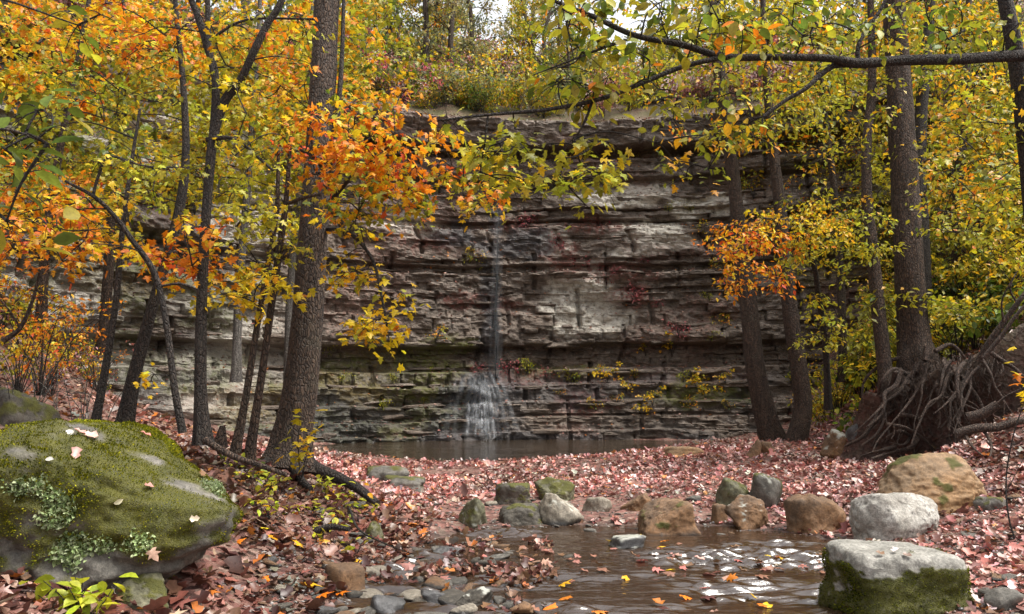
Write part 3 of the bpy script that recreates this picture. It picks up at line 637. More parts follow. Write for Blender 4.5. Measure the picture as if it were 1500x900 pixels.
def spray(ctr, Rm, nl, pal, kind, size, r, tw, lv, flat=.3, droop=.35, tiltm=.65):
    """twigs fanning out of ctr with leaves along them; appends to twig Acc and to leaf list lv"""
    nt = max(3, nl // 9); dom = pick(pal, 1, r)[0]
    for k in range(nt):
        az = r.uniform(0, 6.283); el = r.normal() * flat - .1; L = Rm * r.uniform(.45, 1.1)
        d = np.array([math.cos(az) * math.cos(el), math.sin(az) * math.cos(el), math.sin(el)])
        t = np.array([0, .5, 1.0])[:, None]
        pth = ctr + d * L * t + np.array([0, 0, -1]) * droop * L * t ** 2 + r.normal(size=(3, 3)) * .04 * L * t
        tube(tw, pth, [.004 + .002 * Rm, .0015], 3, 4)
        m = max(2, nl // nt); u = np.sort(r.uniform(.15, 1.05, m)); q = resample(pth, 20)[np.clip((u * 19).astype(int), 0, 19)]
        q = q + r.normal(size=(m, 3)) * size * .55
        yaw = az - math.pi / 2 + r.choice([-1, 1], m) * r.uniform(.2, 1.3, m)
        c = pick(pal, m, r); c = np.where(r.random((m, 1)) < .45, dom * np.exp(r.normal(size=(m, 1)) * .15), c)
        lv.append((kind, q, rotmats(yaw, r.normal(size=m) * .5 - tiltm * r.random(m) * 1.5, r.normal(size=m) * .55), size * r.uniform(.6, 1.2, m), np.clip(c, 0, .85)))

LEAFMESH = {}
def leaf_mesh(kind, c, mat, nm):
    key = (kind, nm, tuple(np.round(np.asarray(c) * 7 + .3).astype(int)))
    if key not in LEAFMESH:
        V, F = LT[kind]; LEAFMESH[key] = mesh_of(nm, V, F, mat, True, np.tile(c, (len(V), 1)))
    return LEAFMESH[key]

def place_leaf(parent, base, kind, q, M, s, c, mat=M_LEAF, nm='leaf'):
    o = link(nm, leaf_mesh(kind, c, mat, nm), parent)
    mt = Matrix(M.tolist()).to_4x4() @ Matrix.Scale(float(s), 4); mt.translation = Vector(q - base); o.matrix_local = mt
    return o

def finish_crown(root, base, lv, singles=0, r=None, name='crown'):
    """the leaves of a tree: the biggest-looking ones as parts, the rest as one crown"""
    acc = Acc(); allq = [(k, q[i], M[i], s[i], c[i]) for k, q, M, s, c in lv for i in range(len(q))] if singles else []
    sing = set()
    if singles:
        allq.sort(key=lambda t: -t[3] / max(t[1][1], .5)); 
        vis = [t for t in allq if abs(t[1][0]) < .64 * t[1][1] and t[1][1] > 0 and t[1][2] < CAMZ + .52 * t[1][1]]
        for t in vis[:singles]:
            place_leaf(root, base, *t); sing.add(id(t))
        for t in allq:
            if id(t) not in sing: leaves(acc, t[0], t[1][None], t[2][None], np.array([t[3]]), t[4][None])
    else:
        for k, q, M, s, c in lv: leaves(acc, k, q, M, s, c)
    if acc.n:
        link(name, acc.mesh(name, M_LEAF, True, base), root, kind='stuff')

def pxpath(pts):
    """[(px,py,d,width px)] -> points, radii"""
    a = np.array([P(p[0], p[1], p[2]) for p in pts]); r = np.array([p[3] * p[2] / FPX / 2 for p in pts]); return a, r

def region(cx, cy, rx, ry, d0, d1, n, r):
    out = []
    while len(out) < n:
        a, b = r.uniform(-1, 1, 2)
        if a * a + b * b < 1: out.append(P(cx + a * rx, cy + b * ry, r.uniform(d0, d1)))
    return out

def tree(label, paths, bark, crown, seed, cat='tree', name='tree', sides=20, rough=.05, flare=(.5, .3, 5), group=None, singles=0, extra=None, fz=1.0):
    """paths[0] is the trunk, others limbs; crown = list of (cx,cy,rx,ry,d0,d1,nsprays,R,leaves per spray,palette,leaf kind,size)"""
    r = np.random.default_rng(seed); tp, tr = pxpath(paths[0]); base = tp[0].copy()
    root = link(name, None, None, base, label, cat, group)
    ac = Acc(); c, rad = tube(ac, tp, tr, sides, max(40, len(tp) * 22), rough, seed, flare, fz=fz)
    link('trunk', ac.mesh('trunk', bark, True, base), root)
    limbs = [c]
    for pth in paths[1:]:
        a2 = Acc(); q, rr = pxpath(pth); cc_, _ = tube(a2, q, rr, 8, len(q) * 9, rough, seed + 1); limbs.append(cc_)
        link('limb', a2.mesh('limb', bark, True, base), root)
    tw, lv = Acc(), []
    for (cx, cy, rx, ry, d0, d1, n, Rm, nl, pal, kind, size) in crown:
        cs = region(cx, cy, rx, ry, d0, d1, n, r); allp = np.vstack(limbs)
        cs.sort(key=lambda q: np.min(np.linalg.norm(allp - q, axis=1)))
        nodes = [allp]
        for q in cs:
            A_ = np.vstack(nodes); w = np.linalg.norm(A_ - q, axis=1) + np.maximum(A_[:, 2] - q[2], 0) * .8
            st = A_[np.argmin(w)]; mid = (st + q) / 2 + r.normal(size=3) * .08 * np.linalg.norm(q - st) + np.array([0, 0, .06 * np.linalg.norm(q - st)])
            L = np.linalg.norm(q - st); pth = np.array([st, mid, q])
            tube(tw, pth, [min(.022, .006 + .006 * L), .004], 5, 8); nodes.append(resample(pth, 6)[2:])
            spray(q, Rm * r.uniform(.6, 1.2), nl, pal, kind, size, r, tw, lv)
    if tw.n: link('branches', tw.mesh('branches', M_TWIG, True, base), root, kind='stuff')
    if lv: finish_crown(root, base, lv, singles, r)
    if extra: extra(root, base)
    return root

def above(px, d, w, lean=0, top=-420):   # trunk continues out of the top of the frame
    return [(px + lean, -180, d, w * .85), (px + lean * 2.2, top, d, w * .5)]

# ------------------------------------------------------------------ trees
def roots_A(root, base):
    for pts, r0 in (([(445, 672, 9.6), (470, 690, 9.45), (500, 702, 9.35), (525, 716, 9.2), (552, 738, 9.0)], .085), ([(400, 672, 9.4), (375, 684, 9.1), (345, 694, 8.9), (315, 690, 8.8)], .05), ([(430, 682, 9.3), (440, 702, 8.9), (455, 716, 8.7)], .06)):
        a = Acc(); q = np.array([P(*p) for p in pts]); tube(a, q, np.linspace(r0, r0 * .5, len(q)), 10, 30, .1, 3)
        link('root', a.mesh('root', M_BARKD, True, base), root)
tree('thick straight grey-brown tree trunk with flared base rising from the leafy bank', [[(420, 690, 9.5, 62), (426, 655, 9.55, 54), (440, 570, 9.6, 49), (449, 480, 9.65, 46), (455, 400, 9.7, 44), (463, 280, 9.8, 41), (472, 150, 9.9, 39), (479, 0, 10, 37)] + above(488, 10, 36, 5)],
     M_BARK, [(430, 130, 90, 110, 9.6, 11.5, 16, .7, 28, 'mix', 'maple', .085), (490, -400, 220, 90, 9, 12, 16, .9, 34, 'mix', 'maple', .11)], 3, sides=44, rough=.035, flare=(.55, .28, 5), extra=roots_A)
tree('slim dark forked tree on the bank behind the mossy boulder', [[(297, 652, 7.9, 22), (294, 560, 7.9, 17), (296, 420, 7.9, 15), (303, 300, 7.9, 14), (312, 205, 7.9, 14), (328, 150, 7.9, 14), (352, 118, 7.85, 12), (372, 75, 7.8, 12), (392, 35, 7.8, 11), (415, -5, 7.8, 10), (450, -120, 7.8, 7)],
     [(313, 195, 7.9, 11), (318, 140, 7.9, 10), (306, 70, 7.95, 9), (304, 0, 8, 8), (300, -120, 8, 5)], [(311, 215, 7.9, 12), (316, 120, 8, 12), (304, 70, 8, 11), (288, 20, 8.1, 10), (278, -10, 8.1, 9), (262, -120, 8.1, 6)],
     [(303, 205, 7.9, 8), (345, 205, 7.8, 6), (400, 250, 7.7, 4)], [(305, 60, 8, 5), (360, 30, 8, 4), (460, 28, 7.9, 3)]],
     M_BARKD, [(360, 230, 75, 120, 7.4, 8.6, 26, .34, 20, 'yg', 'maple', .07), (290, 60, 110, 70, 7.6, 9, 22, .36, 18, 'mix', 'maple', .07), (270, 350, 90, 50, 7.4, 8.5, 14, .34, 18, 'orange', 'maple', .08), (400, 60, 60, 70, 7.4, 8.6, 12, .34, 16, 'mix', 'maple', .07), (330, -100, 200, 70, 7.4, 9, 8, .5, 24, 'mix', 'maple', .09)], 5, sides=20, rough=.06, singles=240)
tree('leaning dark trunk on the slope behind the mossy boulder', [[(183, 622, 9.0, 20), (198, 545, 9.0, 18), (222, 455, 9.0, 16), (245, 375, 9.0, 15), (262, 310, 9.05, 15), (272, 230, 9.1, 12), (268, 120, 9.2, 9), (255, -20, 9.3, 7), (250, -180, 9.3, 4)]],
     M_BARKD, [(150, 130, 130, 80, 8.8, 11, 30, .45, 28, 'olive', 'oval', .075), (200, 250, 80, 60, 8.6, 9.8, 14, .4, 22, 'yg', 'maple', .075), (190, 30, 130, 60, 9, 11, 22, .45, 24, 'orange', 'maple', .085)], 7)
tree('thin upright dark sapling on the slope behind the leaning trunk', [[(140, 622, 8.2, 11), (158, 520, 8.2, 10), (171, 430, 8.2, 9), (178, 350, 8.2, 8), (188, 270, 8.2, 6), (205, 160, 8.3, 4)]],
     M_BARKD, [(120, 320, 90, 60, 7.9, 9.2, 16, .4, 22, 'yellow', 'maple', .075), (70, 340, 80, 60, 7.9, 9, 16, .4, 22, 'orange', 'maple', .075), (60, 230, 70, 60, 8, 9.5, 12, .4, 22, 'olive', 'oval', .075)], 9, name='sapling', sides=10)
tree('thin curving sapling arching over the mossy boulder', [[(268, 634, 7.0, 10), (256, 570, 7.0, 9.5), (243, 470, 7.0, 9), (226, 400, 7.0, 8.5), (192, 350, 6.95, 8), (172, 322, 6.9, 7), (140, 290, 6.8, 6), (95, 265, 6.7, 4)], [(136, 288, 6.8, 5), (143, 262, 6.8, 4.5), (160, 230, 6.8, 4), (210, 243, 6.8, 3), (260, 246, 6.8, 2)],
     [(232, 420, 7, 4), (262, 416, 7, 3.5), (290, 424, 7, 2)]], M_BARKD, [(90, 320, 70, 50, 6.5, 7.2, 9, .3, 16, 'orange', 'maple', .065), (190, 260, 70, 35, 6.6, 7, 6, .26, 14, 'yg', 'maple', .065), (235, 548, 25, 14, 6.9, 7.1, 2, .14, 9, 'yellow', 'maple', .06)], 11, name='sapling', sides=10, singles=60)
tree('pale brown slender sapling just beside the thick flared trunk', [[(364, 676, 8.8, 15), (374, 610, 8.8, 12), (388, 520, 8.8, 11), (400, 430, 8.8, 11), (413, 340, 8.8, 10), (420, 285, 8.8, 8), (426, 200, 8.8, 5)], [(418, 300, 8.8, 6), (445, 290, 8.6, 5), (470, 285, 8.4, 4)]],
     M_BARKR, [(360, 415, 60, 30, 8.2, 8.8, 11, .36, 22, 'yellow', 'maple', .085), (300, 390, 60, 35, 8.2, 9, 9, .34, 18, 'orange', 'maple', .08), (400, 350, 50, 40, 8.4, 9, 7, .3, 16, 'yg', 'maple', .075)], 13, name='sapling', sides=12, singles=150)
tree('grey slender sapling standing between forked tree and pale brown sapling', [[(345, 664, 8.6, 12), (362, 570, 8.6, 10), (378, 470, 8.6, 9), (392, 390, 8.65, 8), (405, 310, 8.7, 7), (408, 220, 8.7, 5)]], M_BARK, [(380, 290, 50, 50, 8.5, 9, 7, .3, 14, 'yg', 'maple', .075)], 15, name='sapling', sides=12)
# maple whose sprays hang in front of the cliff; its stem stands behind the thick trunk
tree('maple with fiery orange and yellow leaf sprays hanging before the cliff', [[(432, 672, 10.9, 20), (440, 560, 10.8, 17), (449, 440, 10.6, 15), (458, 340, 10.4, 13), (482, 280, 9.9, 11), (490, 210, 9.8, 9), (500, 100, 9.9, 7), (505, -60, 10, 4)],
     [(480, 300, 9.8, 8), (520, 255, 9.0, 7), (560, 232, 8.6, 6), (640, 222, 8.3, 5), (705, 222, 8.1, 3)], [(478, 335, 9.8, 7), (510, 340, 9, 6), (545, 380, 8.6, 5), (560, 440, 8.4, 4), (570, 500, 8.3, 2)], [(484, 270, 9.8, 7), (465, 235, 8.8, 6), (440, 220, 8.4, 4)]],
     M_BARKD, [(500, 205, 80, 45, 8.0, 9.0, 20, .34, 20, 'fire', 'maple', .085), (600, 240, 90, 50, 8, 8.9, 26, .34, 20, 'fire', 'maple', .085), (540, 300, 80, 40, 8, 9, 18, .33, 18, 'mix', 'maple', .085), (540, 160, 70, 40, 8.4, 9.5, 10, .34, 18, 'mix', 'maple', .08), (545, 440, 60, 45, 8.1, 8.7, 12, .28, 13, 'yellow', 'maple', .085),
              (575, 480, 40, 35, 8.1, 8.6, 5, .24, 12, 'yellow', 'maple', .09), (520, 380, 40, 30, 8.2, 8.9, 7, .28, 13, 'yellow', 'maple', .08), (700, 250, 70, 45, 8, 8.6, 13, .32, 16, 'mix', 'maple', .085), (440, 240, 40, 60, 8.3, 8.9, 9, .3, 16, 'orange', 'maple', .08), (660, 300, 70, 22, 8, 8.6, 6, .26, 12, 'mix', 'maple', .075)], 17, sides=14, singles=290)
# trees behind the leafy mound
tree('brown tree with curved foot growing on the mound by the cliff', [[(1134, 650, 19.3, 36), (1122, 610, 19.3, 32), (1107, 545, 19.3, 28), (1098, 460, 19.3, 25), (1086, 370, 19.4, 22), (1074, 260, 19.5, 19), (1060, 150, 19.6, 19), (1047, 50, 19.7, 17), (1040, -80, 19.8, 14), (1035, -260, 20, 8)]],
     M_BARKR, [(1060, 120, 110, 90, 17.5, 20, 34, .8, 34, 'golive', 'small', .14), (1000, 30, 140, 60, 17.5, 21, 26, .8, 34, 'yg', 'small', .14), (1035, -260, 160, 80, 18, 21, 12, 1.2, 40, 'yg', 'small', .17)], 19, sides=22, flare=(.35, .4, 5))
tree('slimmer brown tree with bowed foot next to the curved-foot tree', [[(1166, 648, 18.8, 27), (1176, 600, 18.8, 27), (1170, 540, 18.8, 25), (1158, 460, 18.8, 22), (1150, 380, 18.8, 20), (1140, 280, 18.9, 17), (1128, 180, 19, 13), (1120, 60, 19, 10), (1115, -60, 19, 6)]],
     M_BARKR, [(1140, 190, 80, 80, 17.5, 19.5, 10, .7, 28, 'golive', 'small', .13)], 21, sides=18, flare=(.2, .4, 5))
def roots_I(root, base):
    rr = np.random.default_rng(61)
    L = [([(1358, 508), (1352, 538), (1332, 548), (1308, 541), (1291, 560), (1288, 578)], 7, 14.1), ([(1352, 542), (1368, 570), (1380, 590), (1388, 606), (1396, 622)], 5, 13.9), ([(1312, 544), (1305, 575), (1314, 596), (1319, 614)], 6, 14), ([(1302, 560), (1303, 600), (1278, 621), (1264, 640), (1238, 654)], 10, 14.2),
         ([(1318, 608), (1340, 611), (1355, 621), (1366, 638)], 6, 13.8), ([(1345, 640), (1335, 655), (1308, 662), (1276, 672)], 7, 13.6), ([(1300, 642), (1318, 632), (1332, 640), (1322, 652), (1302, 648)], 5, 13.7), ([(1340, 520), (1300, 530), (1268, 555), (1262, 590)], 6, 14.6), ([(1370, 515), (1392, 505), (1410, 520), (1422, 545)], 6, 13.8),
         ([(1362, 548), (1372, 590), (1358, 640), (1352, 672)], 9, 14.0), ([(1330, 560), (1345, 585), (1340, 620), (1330, 650)], 6, 14.0), ([(1380, 540), (1400, 560), (1412, 590), (1405, 620)], 5, 13.6), ([(1322, 575), (1345, 570), (1365, 580), (1377, 600)], 4, 13.9), ([(1300, 622), (1330, 628), (1360, 650), (1372, 676)], 5, 13.6), ([(1310, 655), (1290, 660), (1262, 668)], 6, 13.5)]
    for pts, w, d in L:
        a = Acc(); q = np.array([P(x, y, d + rr.normal() * .12) for x, y in pts]); tube(a, q, np.linspace(w * d / FPX / 2 * 1.25, w * d / FPX / 5, len(q)), 8, len(q) * 8, .14, int(w * 7))
        link('root', a.mesh('root', M_ROOT, True, base), root)
    for k in range(34):
        if k < 16: x, y, d, w = rr.uniform(1318, 1372), rr.uniform(528, 552), 14.2 + rr.normal() * .08, rr.uniform(4.5, 8.5)
        else:
            x = rr.uniform(1345, 1450); y = np.interp(x, [1345, 1450], [535, 515]) + rr.uniform(-6, 30); d = np.interp(x, [1345, 1450], [13.75, 12.55]) + rr.normal() * .06; w = rr.uniform(3.5, 7)
        az = rr.uniform(-1, 1); pts = [P(x, y, d)]
        for j in range(5):
            x += az * rr.uniform(8, 20) + rr.normal() * 7; y += rr.uniform(10, 30); d -= rr.uniform(.02, .12); pts.append(P(x, y, d))
        q = np.array(pts); a = Acc(); tube(a, q, np.linspace(w, w * .3, 6) * 14 / FPX / 2, 8, 40, .16, k)
        st = q[2 + k % 2]; e = st + np.array([rr.normal() * .3, -.05, -rr.uniform(.25, .6)]); tube(a, np.array([st, (st + e) / 2 + rr.normal(size=3) * .08, e]), np.array([w * .5, w * .35, w * .15]) * 14 / FPX / 2, 6, 16, .12, k)
        link('root', a.mesh('root', M_ROOT, True, base), root)
    a = Acc()
    for k in range(150):
        x = rr.uniform(1285, 1470); y0 = np.interp(x, [1285, 1340, 1400, 1470], [552, 535, 520, 505]) + rr.uniform(-4, 40); d = np.interp(x, [1285, 1470], [14.3, 12.5]) + rr.normal() * .1
        L_ = rr.uniform(15, 75); nb = 5; q = [P(x + rr.normal() * 6 * j / nb + (rr.random() - .5) * 22 * j / nb, y0 + L_ * j / nb, d + rr.normal() * .04) for j in range(nb)]
        tube(a, np.array(q), [.012 * rr.uniform(.4, 1.2), .003], 4, 9)
    link('rootlets', a.mesh('rootlets', M_ROOT, True, base), root, kind='stuff')
tree('thick rough-barked tree on the undercut bank with exposed tangled roots', [[(1348, 562, 14.65, 56), (1343, 525, 14.65, 52), (1338, 490, 14.7, 44), (1332, 400, 14.7, 41), (1327, 300, 14.8, 39), (1320, 180, 14.9, 37), (1314, 80, 15, 34), (1308, -20, 15, 31)] + above(1300, 15, 30, -6)],
     M_BARKR, [(1400, 170, 110, 130, 13, 17, 40, .7, 34, 'golive', 'small', .12), (1250, 60, 130, 80, 13.5, 17, 34, .7, 34, 'golive', 'small', .12), (1430, 300, 80, 70, 12.5, 15, 22, .6, 30, 'golive', 'small', .11), (1290, -380, 200, 90, 13, 17, 16, 1.1, 44, 'golive', 'small', .16)], 23, sides=36, rough=.05, flare=(.3, .4, 5), extra=roots_I)
tree('slender dark tree growing through the roots beside the thick rough-barked tree', [[(1298, 590, 14.4, 22), (1296, 540, 14.5, 21), (1286, 450, 14.6, 20), (1278, 370, 14.7, 18), (1270, 290, 14.8, 16), (1270, 210, 14.9, 14), (1277, 130, 15, 13), (1276, 30, 15, 10), (1270, -120, 15, 6)]],
     M_BARKR, [(1240, 170, 90, 70, 14, 16, 13, .6, 30, 'yg', 'small', .11), (1215, 350, 100, 50, 13.6, 15.5, 26, .55, 34, 'yg', 'small', .105), (1230, 290, 80, 40, 14, 16, 8, .5, 28, 'golive', 'small', .10)], 25, sides=14, flare=(.2, .3, 4))
tree('dark trunk standing close behind the thick rough-barked tree', [[(1352, 470, 17.5, 26), (1350, 350, 17.6, 22), (1346, 240, 17.7, 20), (1352, 130, 17.8, 17), (1362, 20, 18, 14), (1370, -140, 18, 8)]], M_BARKD, [(1390, 60, 110, 70, 16, 19, 26, .8, 34, 'golive', 'small', .13), (1200, 120, 100, 60, 16, 19, 18, .8, 32, 'yg', 'small', .13)], 27, sides=14)
tree('small tree with amber sprays drooping before the curved-foot tree', [[(1213, 600, 15.6, 10), (1210, 520, 15.4, 9), (1200, 440, 15, 8), (1190, 380, 14.6, 7), (1165, 330, 14.2, 5), (1120, 320, 13.8, 3)]],
     M_BARKD, [(1110, 352, 68, 34, 13.2, 14.4, 26, .42, 30, 'orange', 'small', .095), (1100, 405, 45, 32, 13.2, 14, 14, .36, 26, 'orange', 'small', .095), (1170, 325, 70, 30, 13.4, 14.6, 22, .42, 30, 'yellow', 'small', .095), (1190, 470, 60, 40, 14, 15.5, 14, .4, 26, 'yg', 'small', .10)], 29, sides=10, name='small_tree')
tree('dark trunk at the edge of the view above the root bank', [[(1530, 560, 9.6, 36), (1522, 380, 9.5, 32), (1508, 240, 9.4, 28), (1494, 120, 9.3, 25), (1480, 40, 9.2, 22), (1468, -30, 9.2, 19), (1450, -200, 9.2, 10)]], M_BARKD, [(1440, 230, 70, 80, 9, 10.5, 12, .45, 22, 'golive', 'maple', .085), (1470, 120, 50, 90, 9, 10, 10, .42, 22, 'yg', 'maple', .085), (1480, 330, 40, 60, 9.2, 10, 8, .4, 20, 'yg', 'oval', .085)], 31, sides=16)
# overhanging bough with broad olive leaves; its trunk stands outside the frame
tree('beech bough with broad olive leaves reaching across in front of the cliff', [[(1640, 700, 6.9, 60), (1636, 500, 6.9, 54), (1630, 300, 6.9, 50), (1622, 120, 6.9, 46), (1610, -100, 6.9, 42), (1600, -350, 6.9, 30)],
     [(1624, 92, 6.9, 24), (1560, 84, 6.85, 20), (1490, 82, 6.8, 18), (1400, 87, 6.7, 17), (1320, 89, 6.6, 16), (1255, 93, 6.5, 16), (1215, 86, 6.45, 12), (1140, 84, 6.4, 11), (1060, 83, 6.3, 11), (1000, 66, 6.3, 10), (930, 52, 6.2, 9), (870, 25, 6.2, 8), (810, 0, 6.15, 6), (770, -30, 6.1, 4)],
     [(1058, 84, 6.3, 9), (1000, 98, 6.25, 8), (945, 120, 6.2, 7.5), (880, 145, 6.1, 7), (800, 161, 6.0, 6), (720, 168, 5.95, 5), (640, 177, 5.9, 3)], [(1250, 95, 6.5, 10), (1222, 97, 6.5, 9), (1200, 112, 6.45, 8), (1180, 130, 6.4, 7), (1150, 148, 6.4, 6), (1118, 171, 6.35, 4)],
     [(1256, 90, 6.5, 8), (1258, 65, 6.5, 7), (1272, 40, 6.5, 6), (1296, 2, 6.5, 5), (1310, -60, 6.5, 3)], [(930, 55, 6.2, 5), (880, 72, 6.1, 4), (782, 110, 6, 2)], [(868, 146, 6.1, 5), (858, 175, 6.1, 4), (838, 212, 6.1, 2)], [(715, 168, 6, 4), (710, 210, 6, 3), (703, 252, 6, 2)], [(822, -2, 6.15, 3), (832, 45, 6.1, 2.5), (840, 85, 6.1, 1.5)]],
     M_BARKD, [(960, 25, 180, 40, 5.9, 6.7, 30, .32, 12, 'beech', 'oval', .115), (880, 110, 100, 50, 5.8, 6.4, 20, .3, 11, 'beech', 'oval', .11), (1010, 150, 90, 60, 6, 6.8, 13, .3, 11, 'golive', 'oval', .095), (800, 225, 100, 55, 5.8, 6.3, 26, .28, 12, 'yg', 'maple', .08), (1100, 40, 150, 45, 6, 7, 16, .32, 12, 'beech', 'oval', .095), (1350, 30, 150, 40, 6.2, 7.2, 11, .32, 12, 'beech', 'oval', .09),
                (1010, 230, 70, 40, 6.1, 6.8, 7, .26, 10, 'golive', 'maple', .07), (860, 270, 60, 40, 5.9, 6.4, 6, .22, 9, 'yg', 'maple', .075), (700, 190, 60, 25, 5.8, 6.2, 6, .22, 8, 'yg', 'maple', .07), (1080, 200, 60, 40, 6.2, 6.9, 6, .26, 11, 'golive', 'small', .07)], 33, sides=16, singles=290)
# young tree just outside the frame with broad green leaves
tree('young tree with broad dark green leaves hanging over the slope', [[(-140, 760, 3.7, 26), (-135, 500, 3.7, 22), (-125, 250, 3.7, 18), (-110, 50, 3.7, 12), (-90, -120, 3.7, 6)], [(-128, 300, 3.7, 9), (-70, 220, 3.5, 7), (0, 190, 3.4, 5), (70, 210, 3.3, 3)], [(-120, 160, 3.7, 8), (-60, 90, 3.5, 6), (0, 70, 3.4, 4)]],
     M_BARK, [(30, 190, 70, 40, 3.2, 3.6, 5, .16, 7, 'green', 'oval', .12), (-20, 290, 40, 60, 3.2, 3.6, 3, .15, 6, 'green', 'oval', .12), (140, 20, 40, 25, 3.8, 4.2, 2, .16, 6, 'olive', 'oval', .09), (-120, 0, 80, 120, 3.3, 4, 6, .3, 10, 'green', 'oval', .12)], 35, sides=12, singles=60, name='young_tree')
# hazel-like trees on the slopes filling the flanks
tree('slim tree with golden crown on the upper slope beyond the leaning trunk', [[(60, 470, 13, 14), (70, 330, 13, 12), (95, 180, 13.1, 10), (120, 60, 13.2, 8), (140, -60, 13.2, 5)]], M_BARK, [(90, 90, 110, 80, 12, 14.5, 34, .6, 34, 'mix', 'maple', .11), (60, 300, 90, 80, 12, 14, 28, .55, 32, 'orange', 'maple', .10), (200, 180, 90, 80, 12.5, 15, 22, .55, 30, 'olive', 'maple', .10)], 37, sides=10)
tree('slim tree with yellow-green crown at the foot of the layered ledges', [[(345, 560, 15.5, 14), (350, 430, 15.5, 12), (362, 280, 15.6, 11), (372, 150, 15.7, 9), (380, 30, 15.8, 7), (380, -80, 15.8, 4)]], M_BARKP, [(390, 130, 80, 110, 14.5, 17, 30, .7, 34, 'mix', 'maple', .115), (300, 210, 80, 100, 14.5, 17, 28, .7, 34, 'yg', 'maple', .115), (510, 110, 60, 80, 14.5, 17.5, 20, .7, 34, 'mix', 'maple', .115), (250, 60, 100, 60, 14.5, 18, 22, .7, 32, 'mix', 'maple', .12)], 39, sides=10)
tree('golden maple on the far slope with crown filling the upper ravine side', [[(150, 520, 17, 16), (160, 380, 17, 14), (170, 220, 17.1, 12), (180, 60, 17.2, 9), (185, -120, 17.2, 5)]], M_BARK, [(110, 60, 170, 90, 15, 18.5, 60, .75, 38, 'mix', 'maple', .13), (70, 220, 120, 110, 15, 18, 40, .7, 36, 'golive', 'maple', .13), (250, 130, 130, 110, 15.5, 19, 40, .75, 36, 'yg', 'maple', .13), (90, 30, 120, 60, 15, 17, 20, .7, 34, 'orange', 'maple', .13)], 41, sides=10)
tree('yellow-leaved maple leaning out beside the layered ledges', [[(420, 590, 20, 12), (425, 430, 20, 11), (440, 250, 20.2, 10), (455, 80, 20.4, 8), (460, -60, 20.4, 5)]], M_BARKP, [(420, 90, 110, 100, 18, 21, 46, .85, 40, 'mix', 'maple', .15), (430, 240, 100, 90, 18, 20.5, 34, .75, 36, 'yg', 'maple', .14), (540, 60, 70, 70, 19, 22, 24, .85, 38, 'golive', 'maple', .15)], 43, sides=10)
tree('tall amber tree on the slope beyond the root bank', [[(1400, 400, 19.5, 18), (1405, 260, 19.6, 15), (1415, 120, 19.7, 12), (1420, -20, 19.8, 9), (1420, -160, 19.8, 5)]], M_BARKR, [(1420, 90, 120, 110, 18, 21, 60, .85, 42, 'golive', 'small', .15), (1300, 60, 130, 90, 18, 22, 50, .85, 42, 'golive', 'small', .15), (1440, 240, 90, 90, 17, 20, 40, .75, 40, 'golive', 'small', .14), (1330, 230, 90, 80, 18, 20.5, 34, .75, 40, 'yg', 'small', .14)], 45, sides=10)
tree('yellow-green tree leaning over the ledges beyond the bowed tree', [[(1235, 560, 20.5, 13), (1232, 430, 20.6, 12), (1222, 280, 20.8, 10), (1205, 140, 21, 8), (1195, 20, 21, 5)]], M_BARK, [(1200, 60, 140, 80, 19.5, 22.5, 44, .9, 42, 'yg', 'small', .16), (1190, 190, 120, 60, 19, 22, 16, .8, 38, 'golive', 'small', .15), (1060, 60, 120, 60, 20, 23, 30, .9, 40, 'golive', 'small', .16), (1260, 330, 80, 50, 18, 20.5, 10, .7, 34, 'yg', 'small', .14)], 47, sides=10)
print('trees done')

# ------------------------------------------------------------------ hilltop trees (copies of four kinds)
def copy_tree(o, loc, rz, sc, label=None, group=None):
    c = o.copy(); COL.objects.link(c); c.location = loc; c.rotation_euler = (0, 0, rz); c.scale = (sc, sc, sc)
    if label: c['label'] = label
    if group: c['group'] = group
    for ch in o.children:
        k = ch.copy(); COL.objects.link(k); k.parent = c
    return c
def hill_tree(seed, pal, H, label, group, nl=1500, bark=M_BARK, size=.24, name='hill_tree', low=.25, R0=2.2):
    r = np.random.default_rng(seed); root = link(name, None, None, (0, 0, 0), label, 'tree', group)
    ac = Acc(); p = np.array([(0, 0, -.4), (r.normal() * .2, r.normal() * .2, H * .35), (r.normal() * .4, r.normal() * .4, H * .7), (r.normal() * .6, r.normal() * .6, H)])
    c, rad = tube(ac, p, np.array([.17, .13, .085, .02]) * H / 10, 9, 30, .06, seed); link('trunk', ac.mesh('trunk', bark), root)
    tw, lv = Acc(), []
    for k in range(26):
        i = int(r.uniform(low, .98) * 29); st = c[i]; az = r.uniform(0, 6.28); L = R0 * (1.15 - i / 30) * r.uniform(.5, 1.3)
        q = st + np.array([math.cos(az) * L, math.sin(az) * L, L * r.uniform(.1, .7)]); tube(tw, np.array([st, (st + q) / 2 + [0, 0, .1 * L], q]), [.035, .01], 4, 6)
        spray(q, .8, nl // 26, pal, 'small', size, r, tw, lv, .5, .2)
    link('branches', tw.mesh('branches', bark), root, kind='stuff'); finish_crown(root, np.zeros(3), lv)
    return root
HT = [(hill_tree(401, 'dull', 11, 'sparse grey-green tree on the hilltop above the cliff lip', 'grey-green hilltop trees', 2000, low=.1), 0),
      (hill_tree(402, 'golive', 9, 'sparse golden tree on the hilltop above the cliff lip', 'golden hilltop trees', 2000, low=.1), 1),
      (hill_tree(403, 'green', 8, 'bushy dark green tree on the hilltop above the cliff lip', 'dark green hilltop trees', 1500, size=.2, low=.05), 2),
      (hill_tree(404, 'mix', 12, 'tall open yellow tree on the hilltop above the cliff lip', 'yellow hilltop trees', 1600, M_BARKP, low=.15), 3)]
def top_z(x, y):
    d = np.min(np.linalg.norm(cc - np.array([x, y]), axis=1)); d = max(d - 2, 0); return 11.54 + min(d, 18) * .52 + max(d - 18, 0) * .05
